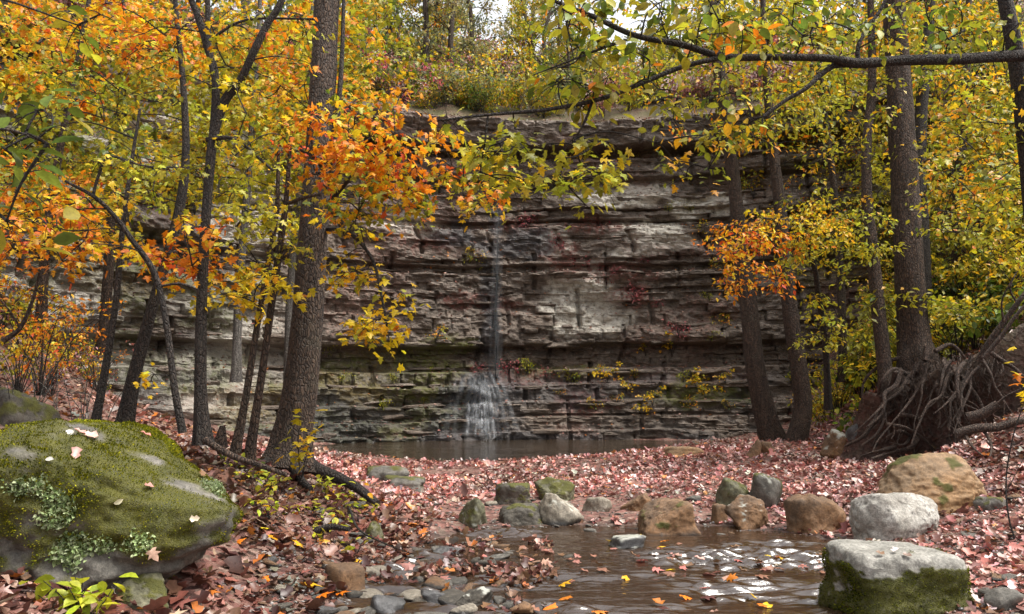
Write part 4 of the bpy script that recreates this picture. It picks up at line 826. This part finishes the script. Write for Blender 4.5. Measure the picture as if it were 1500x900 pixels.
hs_ = [(560, 30.5, 2), (615, 31.5, 0), (660, 33, 0), (505, 31, 3), (700, 38, 1), (780, 40, 0), (850, 36, 3), (640, 42, 2), (560, 40, 1), (470, 35, 0), (420, 32, 1), (340, 30, 3), (260, 27, 1), (180, 26, 0), (980, 34, 1), (1060, 33, 0), (1120, 31, 3), (1190, 32, 1), (1270, 31, 0), (1350, 30, 1), (1430, 29, 3), (1500, 27, 1), (90, 24, 1), (10, 24, 3), (915, 44, 0), (735, 46, 2), (1010, 45, 1), (1130, 42, 2), (400, 42, 2), (1300, 40, 2)]
for i in range(62): hs_.append((RND.uniform(-60, 1560) if i % 3 else RND.uniform(520, 880), RND.uniform(31, 47), RND.choice([0, 1, 1, 2, 3, 0])))
hs_ = [h for h in hs_ if not (690 < h[0] < 775 or 905 < h[0] < 1010)]
used = set()
for i, (px, d, k) in enumerate(hs_):
    x = (px - 750) / FPX * d; o = HT[k][0]; loc = (x, d, top_z(x, d) - .1); sc_ = RND.uniform(.45, .8); rz = RND.uniform(0, 6.28)
    if k not in used: used.add(k); o.location = loc; o.rotation_euler = (0, 0, rz); o.scale = (sc_,) * 3
    else: copy_tree(o, loc, rz, sc_)

# ------------------------------------------------------------------ shrubs on the slopes
def shrub(seed, pal, kind, size, nl, label, group, H=.9, name='shrub', Rm=.3, nst=8):
    r = np.random.default_rng(seed); root = link(name, None, None, (0, 0, 0), label, 'shrub', group); st, lv = Acc(), []
    for k in range(nst):
        az = r.uniform(0, 6.28); L = H * r.uniform(.4, 1.1); sp = r.uniform(.2, .8) * L
        q = np.array([math.cos(az) * sp, math.sin(az) * sp, L]); tube(st, np.array([(0, 0, -.08), q * [.4, .4, .6], q]), [.009, .003], 4, 7)
        spray(q, Rm, nl // nst, pal, kind, size, r, st, lv, .4, .3)
    link('stems', st.mesh('stems', M_TWIG), root); finish_crown(root, np.zeros(3), lv, name='foliage'); return root
def scatter(protos, spots, hide, seed, s0=.7, s1=1.5):
    r = random.Random(seed); first = set()
    for x, y in spots:
        k = r.randrange(len(protos)); o = protos[k]; z = float(gz(np.array([x]), np.array([y]))[0]); s = r.uniform(s0, s1); rz = r.uniform(0, 6.28)
        if k not in first: first.add(k); o.location = (x, y, z); o.rotation_euler = (0, 0, rz); o.scale = (s,) * 3
        else: copy_tree(o, (x, y, z), rz, s)
GL, GR, GM = 'bushes on the ravine slope behind the mossy boulder', 'bushes on the slope behind the root bank', 'low plants at the foot of the cliff'
left = [shrub(601, 'mix', 'small', .07, 210, 'twiggy yellow-leaved shrub on the slope behind the mossy boulder', GL, 1.0),
        shrub(602, 'orange', 'small', .07, 200, 'twiggy orange-leaved shrub on the slope behind the mossy boulder', GL, 1.1),
        shrub(603, 'pinklit', 'small', .06, 170, 'thin russet-leaved shrub on the slope behind the mossy boulder', GL, .8),
        shrub(604, 'yg', 'oval', .06, 200, 'low yellow-green shrub on the slope behind the mossy boulder', GL, .6)]
r_ = np.random.default_rng(71); sp = []
while len(sp) < 95:
    x, y = r_.uniform(-13, -4.2), r_.uniform(9.5, 20)
    if -.78 < x / y < -.5 and not (x > -6.2 and y < 12.5) and not (x / y > -.36 and y > 16 and x > -6.5): sp.append((x, y))
scatter(left, sp, 0, 1, .6, 1.25)
right = [shrub(611, 'yg', 'small', .10, 260, 'yellow-green leafy shrub on the slope behind the root bank', GR, name='slope_bush', H=.9, Rm=.4),
         shrub(612, 'yellow', 'small', .09, 240, 'bright yellow shrub on the slope behind the root bank', GR, name='slope_bush', H=.8, Rm=.38),
         shrub(613, 'olive', 'small', .10, 280, 'olive green shrub on the slope behind the root bank', GR, name='slope_bush', H=1.0, Rm=.42),
         shrub(614, 'green', 'oval', .10, 200, 'low dark green plant on the slope behind the root bank', GR, name='slope_bush', H=.5, Rm=.36)]
sp = []
while len(sp) < 230:
    x, y = r_.uniform(6.5, 16), r_.uniform(13.5, 25)
    if .36 < x / y < .74 and bank_edge(x, y)[0] > 1.0 and not (x < 8.6 and y > 17): sp.append((x, y))
scatter(right, sp, 0, 2, .7, 1.6)

# ------------------------------------------------------------------ plants on the cliff ledges
cp = [shrub(621, 'yellow', 'maple', .10, 90, 'yellow seedling growing from a cliff ledge', 'yellow plants on cliff ledges', .6, 'ledge_plant', .28, 6),
      shrub(622, 'pink', 'small', .09, 110, 'red creeper clump on the cliff face', 'red creeper on the cliff', .35, 'creeper', .35, 7),
      shrub(623, 'olive', 'small', .08, 130, 'olive green tuft growing from a cliff ledge', 'green plants on cliff ledges', .4, 'ledge_plant', .3, 7),
      shrub(624, 'mix', 'small', .09, 100, 'mixed yellow and green clump on a cliff ledge', 'mixed plants on cliff ledges', .5, 'ledge_plant', .3, 6)]
spots = [(0, 955, 592), (0, 945, 608), (0, 1022, 570), (0, 1035, 585), (0, 915, 575), (0, 890, 560), (0, 985, 520), (0, 945, 520), (0, 1060, 560), (3, 880, 550), (3, 905, 590), (3, 870, 600), (3, 1070, 600), (3, 1010, 600), (3, 930, 555), (3, 650, 385), (3, 640, 500), (3, 700, 385), (3, 820, 580), (3, 1060, 480), (3, 1045, 395), (3, 1020, 345),
         (1, 880, 395), (1, 905, 400), (1, 860, 390), (1, 820, 365), (1, 815, 355), (1, 930, 430), (1, 962, 448), (1, 925, 440), (1, 840, 388), (1, 890, 415), (1, 945, 385), (1, 880, 325), (1, 995, 490), (1, 770, 330), (2, 600, 520), (2, 630, 545), (2, 540, 510), (2, 700, 395), (2, 690, 385), (2, 980, 310), (2, 1010, 310), (2, 850, 230), (2, 930, 220), (2, 1040, 500), (2, 1000, 560), (2, 840, 560), (2, 575, 560), (2, 560, 600), (2, 500, 560), (2, 480, 520), (2, 1100, 420), (2, 1130, 500), (2, 1160, 560), (3, 1110, 560), (3, 1200, 560), (0, 1190, 530), (2, 620, 590), (2, 1040, 440), (2, 770, 545), (1, 700, 545), (1, 800, 550), (1, 745, 545)]
first = set()
sg = np.arange(SMID - 22, SMID + 20, .1); 
def cliff_hit(px, py):
    """the cliff point seen at a photo pixel: match azimuth along s, iterate height"""
    d = 27.0; s = SMID
    for _ in range(6):
        q = P(px, py, d); C3 = cliff_pt(sg, np.full(len(sg), q[2])); k = np.argmin(np.abs(C3[:, 0] / C3[:, 1] - (px - 750) / FPX * (1 / (CT - ST * (450 - py) / FPX)))); d = C3[k, 1]; s = sg[k]
    return C3[k], cnrm(np.array([s]))[0], s
for k, px, py in spots:
    q, n, s = cliff_hit(px, py); q = q.copy(); q[:2] += n * .06; sc_ = RND.uniform(.55, 1.1); rz = RND.uniform(0, 6.28); o = cp[k]
    if k not in first: first.add(k); o.location = q; o.rotation_euler = (0, 0, rz); o.scale = (sc_,) * 3
    else: copy_tree(o, q, rz, sc_)
# bushes rooted on the flanking ledges
fl = [shrub(651, 'mix', 'small', .12, 260, 'yellow and green bush rooted on the flanking cliff ledges', 'bushes on flanking ledges', 1.0, 'ledge_bush', .5, 9), shrub(652, 'golive', 'small', .12, 260, 'golden olive bush rooted on the flanking cliff ledges', 'bushes on flanking ledges', 1.1, 'ledge_bush', .5, 9)]
first = set()
for i in range(90):
    px, py = (RND.uniform(0, 420), RND.uniform(60, 330)) if i % 2 else (RND.uniform(1100, 1480), RND.uniform(150, 420))
    k = RND.randrange(2); q, n, s = cliff_hit(px, py); q = q.copy(); q[:2] += n * .1; o = fl[k]; sc_ = RND.uniform(.6, 1.2)
    if k not in first: first.add(k); o.location = q; o.scale = (sc_,) * 3
    else: copy_tree(o, q, RND.uniform(0, 6.28), sc_)
# pink shrub on the lip
ps = shrub(631, 'pink', 'small', .13, 420, 'bright pink-red shrub on the cliff lip beside the waterfall', None, 1.5, Rm=.55, nst=12)
q, n, s = cliff_hit(586, 158); ps.location = (q[0] - n[0] * 1.0, q[1] - n[1] * 1.0, 11.6); ps.scale = (1.2,) * 3
# low shrubs along the lip
lipp = [shrub(641 + i, p_, 'small', .17, 560, l_ + ' bush on the hilltop above the cliff lip', l_ + ' hilltop bushes', 1.7, 'hill_bush', .8, 14) for i, (p_, l_) in enumerate((('dull', 'dull olive'), ('golive', 'golden'), ('green', 'dark green'), ('pinklit', 'thin russet')))]
first = set()
for i in range(290):
    s = SMID + (RND.uniform(-15, 16) if i % 3 else RND.uniform(-5, 4))
    t = .9 + 16 * RND.random() ** 1.7; b = cliff_pt(np.array([s]), np.array([11.55]))[0]; n = cnrm(np.array([s]))[0]; k = RND.choice([0, 0, 0, 1, 1, 2, 3, 3]); o = lipp[k]
    loc = (b[0] - n[0] * t, b[1] - n[1] * t, 11.5 + t * .5); sc_ = RND.uniform(.65, 1.2) * (.85 + t * .03)
    if k not in first: first.add(k); o.location = loc; o.scale = (sc_,) * 3
    else: copy_tree(o, loc, RND.uniform(0, 6.28), sc_)

# ------------------------------------------------------------------ waterfall
wf = link('waterfall', None, None, P(700, 655, 26), 'thin silvery waterfall dropping from the lip down the layered cliff', 'waterfall')
rw = np.random.default_rng(15); base = np.array(wf.location)
MF1, MF2, MF3 = mat_fall('falling_water', .013), mat_fall('splash_water', .13), mat_fall('veil_water', .035)
sw_ = cliff_hit(728, 250)[2]
acc = Acc()
def strand(acc, s0, z0, s1, z1, w0, w1, bulge, n=26):
    z = np.linspace(z0, z1, n); s = np.linspace(s0, s1, n) + .02 * vn(v3(z * 2, s0 * 9, 0), 3)
    q = np.array([cliff_pt(np.array([a]), np.array([b]))[0] for a, b in zip(s, z)]); nm = cnrm(s)
    o = ((q[:, :2] - cpos(s)) * nm).sum(1); env = np.maximum.accumulate(o) if bulge else o     # free fall stays outside the ledges already passed
    q[:, :2] = cpos(s) + nm * (env + .05 + rw.uniform(0, .06))[:, None]
    tube(acc, q, np.linspace(w0, w1, n), 5, n)
for k in range(16):
    s0 = sw_ + rw.normal() * .05
    strand(acc, s0, 11.3, s0 - .25 + rw.normal() * .08, 2.1, .014, .055, True)
link('fall', acc.mesh('fall', MF1, True, base), wf)
acc = Acc(); ss = cliff_hit(707, 590)[2]
for k in range(64):
    a = rw.normal() * (.05 if k % 2 else .2); z0 = 1.85 + rw.normal() * .12; strand(acc, ss + a, z0, ss + a * 1.8 - .05, rw.uniform(.15, 1.2), .02, .05, False, 18)
link('cascade', acc.mesh('cascade', MF2, True, base), wf)
acc = Acc()
for k in range(44):
    a = rw.normal() * .55; strand(acc, ss + a * .6, 2.2 + rw.normal() * .08, ss + a, rw.uniform(.1, 1.4), .07, .11, False, 16)
link('veil', acc.mesh('veil', MF3, True, base), wf)

# ------------------------------------------------------------------ soil lip, sticks, logs
def stick(name, label, cat, pts, r0, r1, mat, subs=(), sides=8, seed=1):
    q = np.array([P(*p) for p in pts]); base = q[0].copy(); a = Acc(); tube(a, q, np.linspace(r0, r1, len(q)), sides, len(q) * 9, .1, seed)
    o = link(name, a.mesh(name, mat, True, base), None, base, label, cat)
    for p2, ra, rb in subs:
        b = Acc(); tube(b, np.array([P(*p) for p in p2]), np.linspace(ra, rb, len(p2)), 6, len(p2) * 7, .08, seed + 2); link('twig', b.mesh('twig', mat, True, base), o)
    return o
stick('dead_branch', 'long bare grey-brown branch leaning up the root bank', 'branch', [(1432, 530, 12.3), (1450, 500, 12.2), (1475, 465, 12.1), (1500, 432, 12), (1530, 395, 12)], .05, .03, M_BARKR, [([(1470, 472, 12.1), (1468, 440, 12), (1485, 405, 11.9)], .02, .006), ([(1490, 445, 12.1), (1480, 420, 12), (1500, 380, 12)], .018, .006)])
stick('dead_branch', 'second bare branch crossing below the long leaning branch', 'branch', [(1440, 525, 11.8), (1465, 495, 11.7), (1490, 460, 11.6), (1520, 430, 11.5)], .035, .02, M_ROOT, [([(1466, 494, 11.7), (1480, 500, 11.6), (1500, 480, 11.5)], .014, .005)])
stick('log', 'short broken log lying on the bare soil slope', 'log', [(1418, 613, 11.6), (1440, 606, 11.5), (1462, 592, 11.4)], .09, .06, M_ROOT, [([(1455, 597, 11.4), (1475, 580, 11.3), (1500, 568, 11.2)], .02, .006)])
stick('log', 'long knobbly root log on the leafy soil slope', 'log', [(1402, 636, 11.3), (1430, 628, 11.2), (1462, 626, 11.1), (1492, 617, 11.0), (1520, 615, 11)], .07, .045, M_ROOT, [([(1440, 630, 11.2), (1452, 650, 11), (1450, 672, 10.8)], .025, .01), ([(1412, 634, 11.3), (1425, 655, 11), (1440, 668, 10.8)], .025, .01)])
stick('fallen_branch', 'dead stick lying along the bank beneath the thin saplings', 'branch', [(300, 645, 7.8), (340, 668, 7.7), (380, 682, 7.6), (420, 696, 7.6)], .035, .02, M_BARKR)
stick('broken_stump', 'jagged little stump between the saplings behind the mossy boulder', 'stump', [(322, 655, 8.9), (324, 640, 8.9), (326, 624, 8.9)], .09, .03, M_BARKR)
stick('fallen_branch', 'dark wet root lying among leaves below the thick flared trunk', 'branch', [(462, 778, 7.4), (485, 772, 7.4), (512, 776, 7.35)], .035, .02, M_BARKD)
stick('fallen_branch', 'thin twig arcing from the bank into the stony shallows', 'branch', [(512, 745, 8), (525, 775, 7.5), (560, 795, 7.1), (605, 812, 6.7)], .012, .004, M_TWIG)
stick('dry_stem', 'thin bare sapling stem rising from leaves past the tan boulder', 'stem', [(1496, 815, 7.2), (1478, 760, 7.3), (1474, 700, 7.4), (1484, 640, 7.4), (1500, 590, 7.4)], .009, .004, M_TWIG, [([(1475, 720, 7.3), (1490, 690, 7.3), (1500, 670, 7.3)], .004, .002)])
stick('dry_stem', 'bare brushy stem on the slope by the edge of the ravine', 'stem', [(5, 500, 8.6), (30, 480, 8.6), (48, 440, 8.6), (58, 400, 8.6)], .03, .012, M_BARKR, [([(30, 480, 8.6), (10, 450, 8.5), (-10, 430, 8.5)], .012, .004)])
# bare brush: arching pale canes on the russet slope
rb = np.random.default_rng(33)
for k in range(34):
    x = rb.uniform(20, 180); y = rb.uniform(520, 615); d = rb.uniform(8.8, 10.5); L = rb.uniform(30, 110); lean = rb.normal() * 40
    q0 = P(x, y, d); q0[2] = float(gz(np.array([q0[0]]), np.array([d]))[0]); q2 = q0 + [lean * d / FPX, rb.normal() * .2, L * d / FPX]
    a = Acc(); tube(a, np.array([q0, (q0 + q2) / 2 + [0, 0, .12], q2, q2 + [lean * .006, 0, -.05]]), [.006, .002], 4, 14)
    link('cane', a.mesh('cane', M_BARKP, True, q0), None, q0, 'thin pale arching cane on the russet slope', 'cane', 'bare canes on the slope')
print('details 1 done')

# ------------------------------------------------------------------ fallen leaves
def surf_leaves(n, fn, seed, pal, kind, s0, s1, tilt=.4, lift=.006, zmin=None):
    r = np.random.default_rng(seed); q = np.array([fn(r) for _ in range(n)]); z = gz(q[:, 0], q[:, 1])
    if zmin is not None: z = np.maximum(z, zmin)
    sz = r.uniform(s0, s1, n)
    return kind, np.column_stack([q, z + lift + sz * .10]), rotmats(r.uniform(0, 6.28, n), r.normal(size=n) * tilt, r.normal(size=n) * tilt), sz, pick(pal, n, r)
acc = Acc()
def barfn(r):
    px, py = r.uniform(470, 1330), r.uniform(640, 775); z = np.interp(px, [470, 900, 1150, 1330], [.12, .15, .45, .45]); 
    py = max(py, np.interp(px, [470, 640, 850, 980, 1080, 1330], [672, 676, 674, 662, 646, 660])); d = (CAMZ - z) * FPX / (py - 581 + 1e-3)
    return (px - 750) / FPX * d, min(d, 21)
for a in (surf_leaves(17000, lambda r: (r.uniform(-4.6, 6.8), r.uniform(9.7, 14)), 1, 'pinklit', 'dry', .04, .09),
          surf_leaves(27000, lambda r: (r.uniform(-4, 9.3), r.uniform(13, 24.8)), 2, 'pinklit', 'dry', .05, .10),
          surf_leaves(5600, lambda r: (r.uniform(-3.8, -.9), r.uniform(3.8, 10.5)), 3, 'litter', 'dry', .05, .11),
          surf_leaves(1800, lambda r: (r.uniform(-3.6, -1.0), r.uniform(4.0, 9.5)), 4, 'litter', 'maple', .06, .12),
          surf_leaves(7500, lambda r: (r.uniform(2.9, 6.6), r.uniform(5, 11.5)), 5, 'pinklit', 'dry', .04, .095),
          surf_leaves(5500, lambda r: (r.uniform(5.5, 9.5), r.uniform(8.5, 14.5)), 6, 'litter', 'dry', .05, .11),
          surf_leaves(13000, lambda r: (r.uniform(-13, -3.4), r.uniform(6, 20)), 7, 'litter', 'dry', .07, .13),
          surf_leaves(6500, lambda r: (r.uniform(6.5, 15), r.uniform(13, 24)), 8, 'litter', 'dry', .08, .14)):
    kd, q, M, s, c = a; z = q[:, 2]; x, y = q[:, 0], q[:, 1]
    e, _s = bank_edge(x, y)
    dn = fbm(v3(x * .8, y * .8, 3), 3, 61); c = c * np.exp(.28 * fbm(v3(x * .6, y * .6, 9), 2, 63))[:, None] * np.where(vn(v3(x * 1.3, y * 1.3, 4), 65)[:, None] > .35, [.75, .85, .8], [1, 1, 1.0]); s = s * np.exp(np.random.default_rng(5).normal(size=len(s)) * .25)
    ok = (((y < 10) & (z > .02)) | ((y >= 10) & (z > .115))) & (np.random.default_rng(6).random(len(x)) < .92 + .7 * dn); leaves(acc, kd, q[ok], M[ok], s[ok], c[ok])
    print('litter', ok.sum())
kd, q, M, s, c = surf_leaves(2600, lambda r: (r.uniform(-1.7, .4), r.uniform(5.2, 9.4)), 12, 'litter', 'dry', .05, .11, .5, .004, .01); ok = fbm(v3(q[:, 0] * 2.2, q[:, 1] * 2.2, 1), 2, 71) - .5 * sstep(-.6, .4, q[:, 0]) > .0
leaves(acc, kd, q[ok], M[ok], s[ok], c[ok])
# drifts caught on the cliff ledges
r = np.random.default_rng(19); N3 = np.cross(CV[1:, :-1] - CV[:-1, :-1], CV[:-1, 1:] - CV[:-1, :-1]); N3 /= np.linalg.norm(N3, axis=-1)[..., None] + 1e-9
flat = np.argwhere((np.abs(N3[..., 2]) > .62) & (np.diff(CV[..., 1], axis=1)[:-1] > .0) & (np.abs(S_[:-1, :-1] - SMID) < 22))
sel = flat[r.choice(len(flat), min(9000, len(flat)), False)]; q = CV[sel[:, 0], sel[:, 1]] + [0, 0, .03]; n = len(q)
leaves(acc, 'dry', q, rotmats(r.uniform(0, 6.28, n), r.normal(size=n) * .3, r.normal(size=n) * .3), r.uniform(.06, .11, n), pick('litter', n, r))
link('leaf_litter', acc.mesh('leaf_litter', M_LITTER), kind='stuff', label='carpet of red and pink fallen leaves over the gravel and banks')
# the 300 that show largest
def single_leaves(n, fn, seed, pal, kinds, s0, s1, label, group, mat=M_LITTER, tilt=.3, zmin=None, lift=.012):
    r = np.random.default_rng(seed)
    for i in range(n):
        kd, q, M, s, c = surf_leaves(1, fn, seed * 1000 + i, pal, kinds[i % len(kinds)], s0, s1, tilt, lift, zmin)
        o = place_leaf(None, np.zeros(3), kd, q[0], M[0], s[0], c[0], mat, 'fallen_leaf'); o['label'] = label; o['category'] = 'leaf'; o['group'] = group
single_leaves(84, pxfn(240, 760, 560, 897, .25), 51, 'litter', ('maple', 'maple', 'dry'), .07, .125, 'fallen maple leaf on the bank below the mossy boulder', 'fallen leaves on the bank')
single_leaves(28, pxfn(260, 780, 560, 890, .25), 52, 'orange', ('maple',), .10, .14, 'bright orange fallen maple leaf on the bank below the mossy boulder', 'orange fallen leaves on the bank')
single_leaves(40, pxfn(1400, 740, 1500, 895, .2), 53, 'pinklit', ('dry', 'maple'), .08, .13, 'pink fallen leaf among stones past the block boulder', 'fallen leaves past the block boulder')
single_leaves(42, pxfn(590, 790, 1190, 890, 0), 54, 'litter', ('maple', 'dry'), .07, .12, 'wet brown leaf floating on the creek', 'leaves floating on the creek', M_WETLEAF, .12, .0)
single_leaves(16, pxfn(800, 780, 1190, 880, 0), 55, 'orange', ('maple',), .08, .12, 'bright orange leaf floating on the creek', 'orange leaves floating on the creek', M_WETLEAF, .35, .0)
single_leaves(32, pxfn(590, 785, 780, 850, 0), 56, 'litter', ('dry', 'maple'), .08, .13, 'dark wet leaf heaped on stones in the creek shallows', 'wet leaves in the creek shallows', M_WETLEAF, .5, .03)
single_leaves(46, pxfn(700, 808, 1200, 838, 0), 57, 'pinklit', ('dry', 'maple'), .07, .12, 'pale wet leaf caught in the riffle across the creek', 'leaves caught in the riffle', M_WETLEAF, .3, .0)
# leaves resting on boulders
def on_boulder(key, items):
    o, Vw, F, N = BIG[key]; loc = np.array(o.location)
    for px, py, s, c, k in items:
        D = P(px, py, 5.0) - [0, 0, CAMZ]; D /= np.linalg.norm(D); rel = Vw + loc - [0, 0, CAMZ]; t = rel @ D; dist = np.linalg.norm(rel - t[:, None] * D, axis=1) + 10 * ((N @ D) > -.05)
        i = np.lexsort((t, dist > .05))[0]; n = Vector(N[i]); M = np.array((n.to_track_quat('Z', 'Y').to_matrix() @ Matrix.Rotation(px * 1.7, 3, 'Z')))
        l = place_leaf(None, np.zeros(3), k, Vw[i] + loc + N[i] * s * .22, M, s, np.array(c), M_LITTER, 'fallen_leaf'); l['label'] = 'pale fallen leaf lying on the mossy boulder' if key == 'moss' else 'fallen leaf lying on the square block boulder'; l['category'] = 'leaf'; l['group'] = 'leaves on the mossy boulder' if key == 'moss' else 'leaves on the block boulder'
on_boulder('moss', [(105, 622, .08, (.5, .48, .42), 'oval'), (145, 632, .09, (.5, .36, .26), 'dry'), (120, 647, .09, (.45, .25, .14), 'dry'), (222, 632, .08, (.5, .2, .14), 'dry'), (272, 652, .08, (.55, .45, .3), 'maple'), (173, 745, .06, (.7, .66, .45), 'oval'), (280, 771, .06, (.6, .5, .36), 'dry'), (230, 705, .07, (.35, .2, .1), 'dry'), (62, 665, .05, (.6, .55, .4), 'oval'), (295, 690, .08, (.3, .17, .1), 'dry'), (126, 628, .08, (.5, .3, .2), 'dry')])
on_boulder('block', [(1312, 801, .07, (.6, .5, .5), 'dry'), (1322, 803, .06, (.1, .06, .06), 'dry'), (1298, 804, .06, (.2, .08, .07), 'dry')])

# ------------------------------------------------------------------ moss and lichen on the big boulders
def tufts(key, n, size, sel, cols, name, seed, lift=.3, kind='small'):
    o, Vw, F, N = BIG[key]; r = np.random.default_rng(seed); w = sel(Vw / np.abs(Vw).max(0), N, Vw + np.array(o.location))
    A, B, C_ = Vw[F[:, 0]], Vw[F[:, 1]], Vw[F[:, 2]]; ar = np.linalg.norm(np.cross(B - A, C_ - A), axis=1) * w[F].mean(1); fi = r.choice(len(F), n, p=ar / ar.sum())
    u, v = r.random(n), r.random(n); f = u + v > 1; u[f], v[f] = 1 - u[f], 1 - v[f]
    q = A[fi] + (B - A)[fi] * u[:, None] + (C_ - A)[fi] * v[:, None]; nn = N[F[fi, 0]] + r.normal(size=(n, 3)) * lift; nn /= np.linalg.norm(nn, axis=1)[:, None]
    t = np.cross(nn, r.normal(size=(n, 3))); t /= np.linalg.norm(t, axis=1)[:, None]; b = np.cross(nn, t)
    M = np.stack([t, nn, b], -1); s = size * r.uniform(.5, 1.3, n); c = np.array(cols)[r.integers(0, len(cols), n)] * np.exp(r.normal(size=(n, 1)) * .2)
    f1 = fbm(q * 5, 3, 67); s = s * np.exp(.45 * f1 + .1); c = c * np.exp(.55 * fbm(q * 3 + 4, 3, 69))[:, None]
    if name == 'moss': q = q + nn * (.010 * np.maximum(f1, -.25) + .004)[:, None]
    a = Acc(); leaves(a, kind, q, M, s, c); link(name, a.mesh(name, M_MOSSTUFT), o, kind='stuff')
mm = lambda o: np.array([0])
def moss_sel(key):
    m = np.empty(len(BIG[key][1]) * 4, np.float32); BIG[key][0].data.color_attributes['mask'].data.foreach_get('color', m); m = m.reshape(-1, 4)[:, 0]; return lambda V, N, Wp: m ** 2 + 1e-6
MC = [(.10, .11, .006), (.17, .17, .008), (.25, .23, .01), (.055, .065, .006)]
tufts('moss', 64000, .0115, moss_sel('moss'), MC, 'moss', 1)
tufts('block', 20000, .011, moss_sel('block'), [(.05, .06, .006), (.08, .09, .006), (.15, .16, .008), (.025, .03, .006)], 'moss', 2)
def lich(spots):
    def f(V, N, Wp):
        w = np.full(len(V), 1e-7)
        for px, py, rad in spots:
            D = P(px, py, 5.0) - [0, 0, CAMZ]; D /= np.linalg.norm(D); rel = Wp - [0, 0, CAMZ]; t = rel @ D; dd = np.linalg.norm(rel - t[:, None] * D, axis=1)
            w += (1 - sstep(rad * .5, rad, dd + .03 * vn(V * 9, 3))) * ((N @ D) < .1)
        return w
    return f
tufts('moss', 2200, .024, lich([(86, 752, .12), (105, 805, .13), (80, 735, .08), (200, 795, .08), (150, 800, .07), (320, 705, .09), (22, 715, .06), (55, 715, .05)]), [(.34, .42, .20), (.48, .54, .32), (.22, .30, .12)], 'lichen', 3, .8, 'oval')

# ------------------------------------------------------------------ small plants
def leafy_plant(label, cat, stems, base_px, kind, size, col_pal, seed, name):
    base = P(*base_px); root = link(name, None, None, base, label, cat); r = np.random.default_rng(seed); sa = Acc()
    for tip, nl in stems:
        q = np.array([base + [0, 0, -.04], (base + P(*tip)) / 2 + r.normal(size=3) * .02, P(*tip)]); tube(sa, q, [.005, .002], 5, 10)
        pth = resample(q, 12)
        for k in range(nl):
            i = int(np.interp(k, [0, max(nl - 1, 1)], [4, 11])); yaw = r.uniform(0, 6.28)
            place_leaf(root, base, kind, pth[i] + r.normal(size=3) * size * .3, rotmats(np.array([yaw]), np.array([-.35 + r.normal() * .35]), np.array([r.normal() * .4]))[0], size * r.uniform(.6, 1.2), pick(col_pal, 1, r)[0])
    link('stems', sa.mesh('stems', M_TWIG, True, base), root); return root
PAL['lime'] = [((.42, .48, .03), 3), ((.30, .40, .03), 2), ((.55, .55, .05), 1)]
leafy_plant('lime green seedling with oval leaves in front of the mossy boulder', 'seedling', [((60, 848, 4.6), 7), ((40, 860, 4.6), 5), ((100, 860, 4.5), 7), ((108, 838, 4.6), 7), ((135, 852, 4.55), 6), ((165, 862, 4.6), 6), ((85, 868, 4.5), 5), ((150, 880, 4.5), 5), ((120, 842, 4.65), 5), ((175, 848, 4.7), 4)], (118, 905, 4.55), 'oval', .105, 'lime', 3, 'seedling')
leafy_plant('yellow and orange maple seedling against the thick flared trunk', 'seedling', [((440, 600, 8.7), 9), ((470, 602, 8.6), 9), ((425, 625, 8.7), 7), ((455, 630, 8.6), 8), ((412, 660, 8.7), 4)], (440, 700, 8.7), 'maple', .11, 'yellow', 5, 'seedling')
leafy_plant('bright yellow leafed seedling at the edge of the soil slope', 'seedling', [((1480, 530, 9), 7), ((1495, 545, 9), 7), ((1500, 515, 9), 7)], (1530, 640, 9), 'maple', .11, 'yellow', 7, 'seedling')
rg = np.random.default_rng(91)
for k in range(20):
    px, py = rg.uniform(350, 540), rg.uniform(700, 785); d = np.interp(py, [700, 785], [9.0, 7.3]); x = (px - 750) / FPX * d; z = float(gz(np.array([x]), np.array([d]))[0])
    b = np.array([x, d, z]); root = link('ground_plant', None, None, b, 'low yellow-green plant on the bank between thick trunk and creek', 'plant', 'low plants below the thick trunk'); sa = Acc()
    for j in range(7):
        tip = b + [rg.normal() * .12, rg.normal() * .12, rg.uniform(.06, .2)]; tube(sa, np.array([b - [0, 0, .02], (b + tip) / 2 + [0, 0, .02], tip]), [.003, .0015], 4, 6)
        for _ in range(2): place_leaf(root, b, 'oval', tip + rg.normal(size=3) * .02, rotmats(rg.uniform(0, 6.28, 1), rg.normal(size=1) * .4 - .2, rg.normal(size=1) * .3)[0], rg.uniform(.05, .085), pick(('lime', 'yg', 'olive')[j % 3], 1, rg)[0])
    link('stems', sa.mesh('stems', M_TWIG, True, b), root)
# ferns
def fern(px, py, d, label, seed, L=.5):
    r = np.random.default_rng(seed); b = P(px, py, d); b[2] = float(gz(b[:1], b[1:2])[0]); root = link('fern', None, None, b, label, 'fern')
    for k in range(9):
        az = k * .7 + r.normal() * .2; Lk = L * r.uniform(.7, 1.1); t = np.linspace(0, 1, 16)[:, None]
        pth = b + np.hstack([np.cos(az) * Lk * t, np.sin(az) * Lk * t, Lk * (.75 * t - .62 * t ** 2)]); a = Acc(); tube(a, pth, [.004, .001], 4, 16, C=(.08, .12, .03))
        q = np.repeat(pth[2:], 2, 0); n = len(q); sg_ = np.tile([1, -1], n // 2); s = .11 * np.sin(np.linspace(.5, 3.0, n)) * L / .5
        leaves(a, 'small', q, rotmats(az - math.pi / 2 - sg_ * 1.2, np.full(n, -.2), r.normal(size=n) * .2), s, np.tile((.10, .19, .06), (n, 1)) * np.exp(r.normal(size=(n, 1)) * .2))
        link('frond', a.mesh('frond', M_LEAF, True, b), root)
fern(40, 650, 6.8, 'feathery green fern behind the mossy boulder', 1, .55)
fern(75, 625, 7.6, 'smaller green fern below the dark mossy rock', 2, .45)
fern(2, 640, 6.4, 'green fern at the edge of the slope by the mossy boulder', 3, .5)
print('all done', sum(len(m.polygons) for m in bpy.data.meshes))
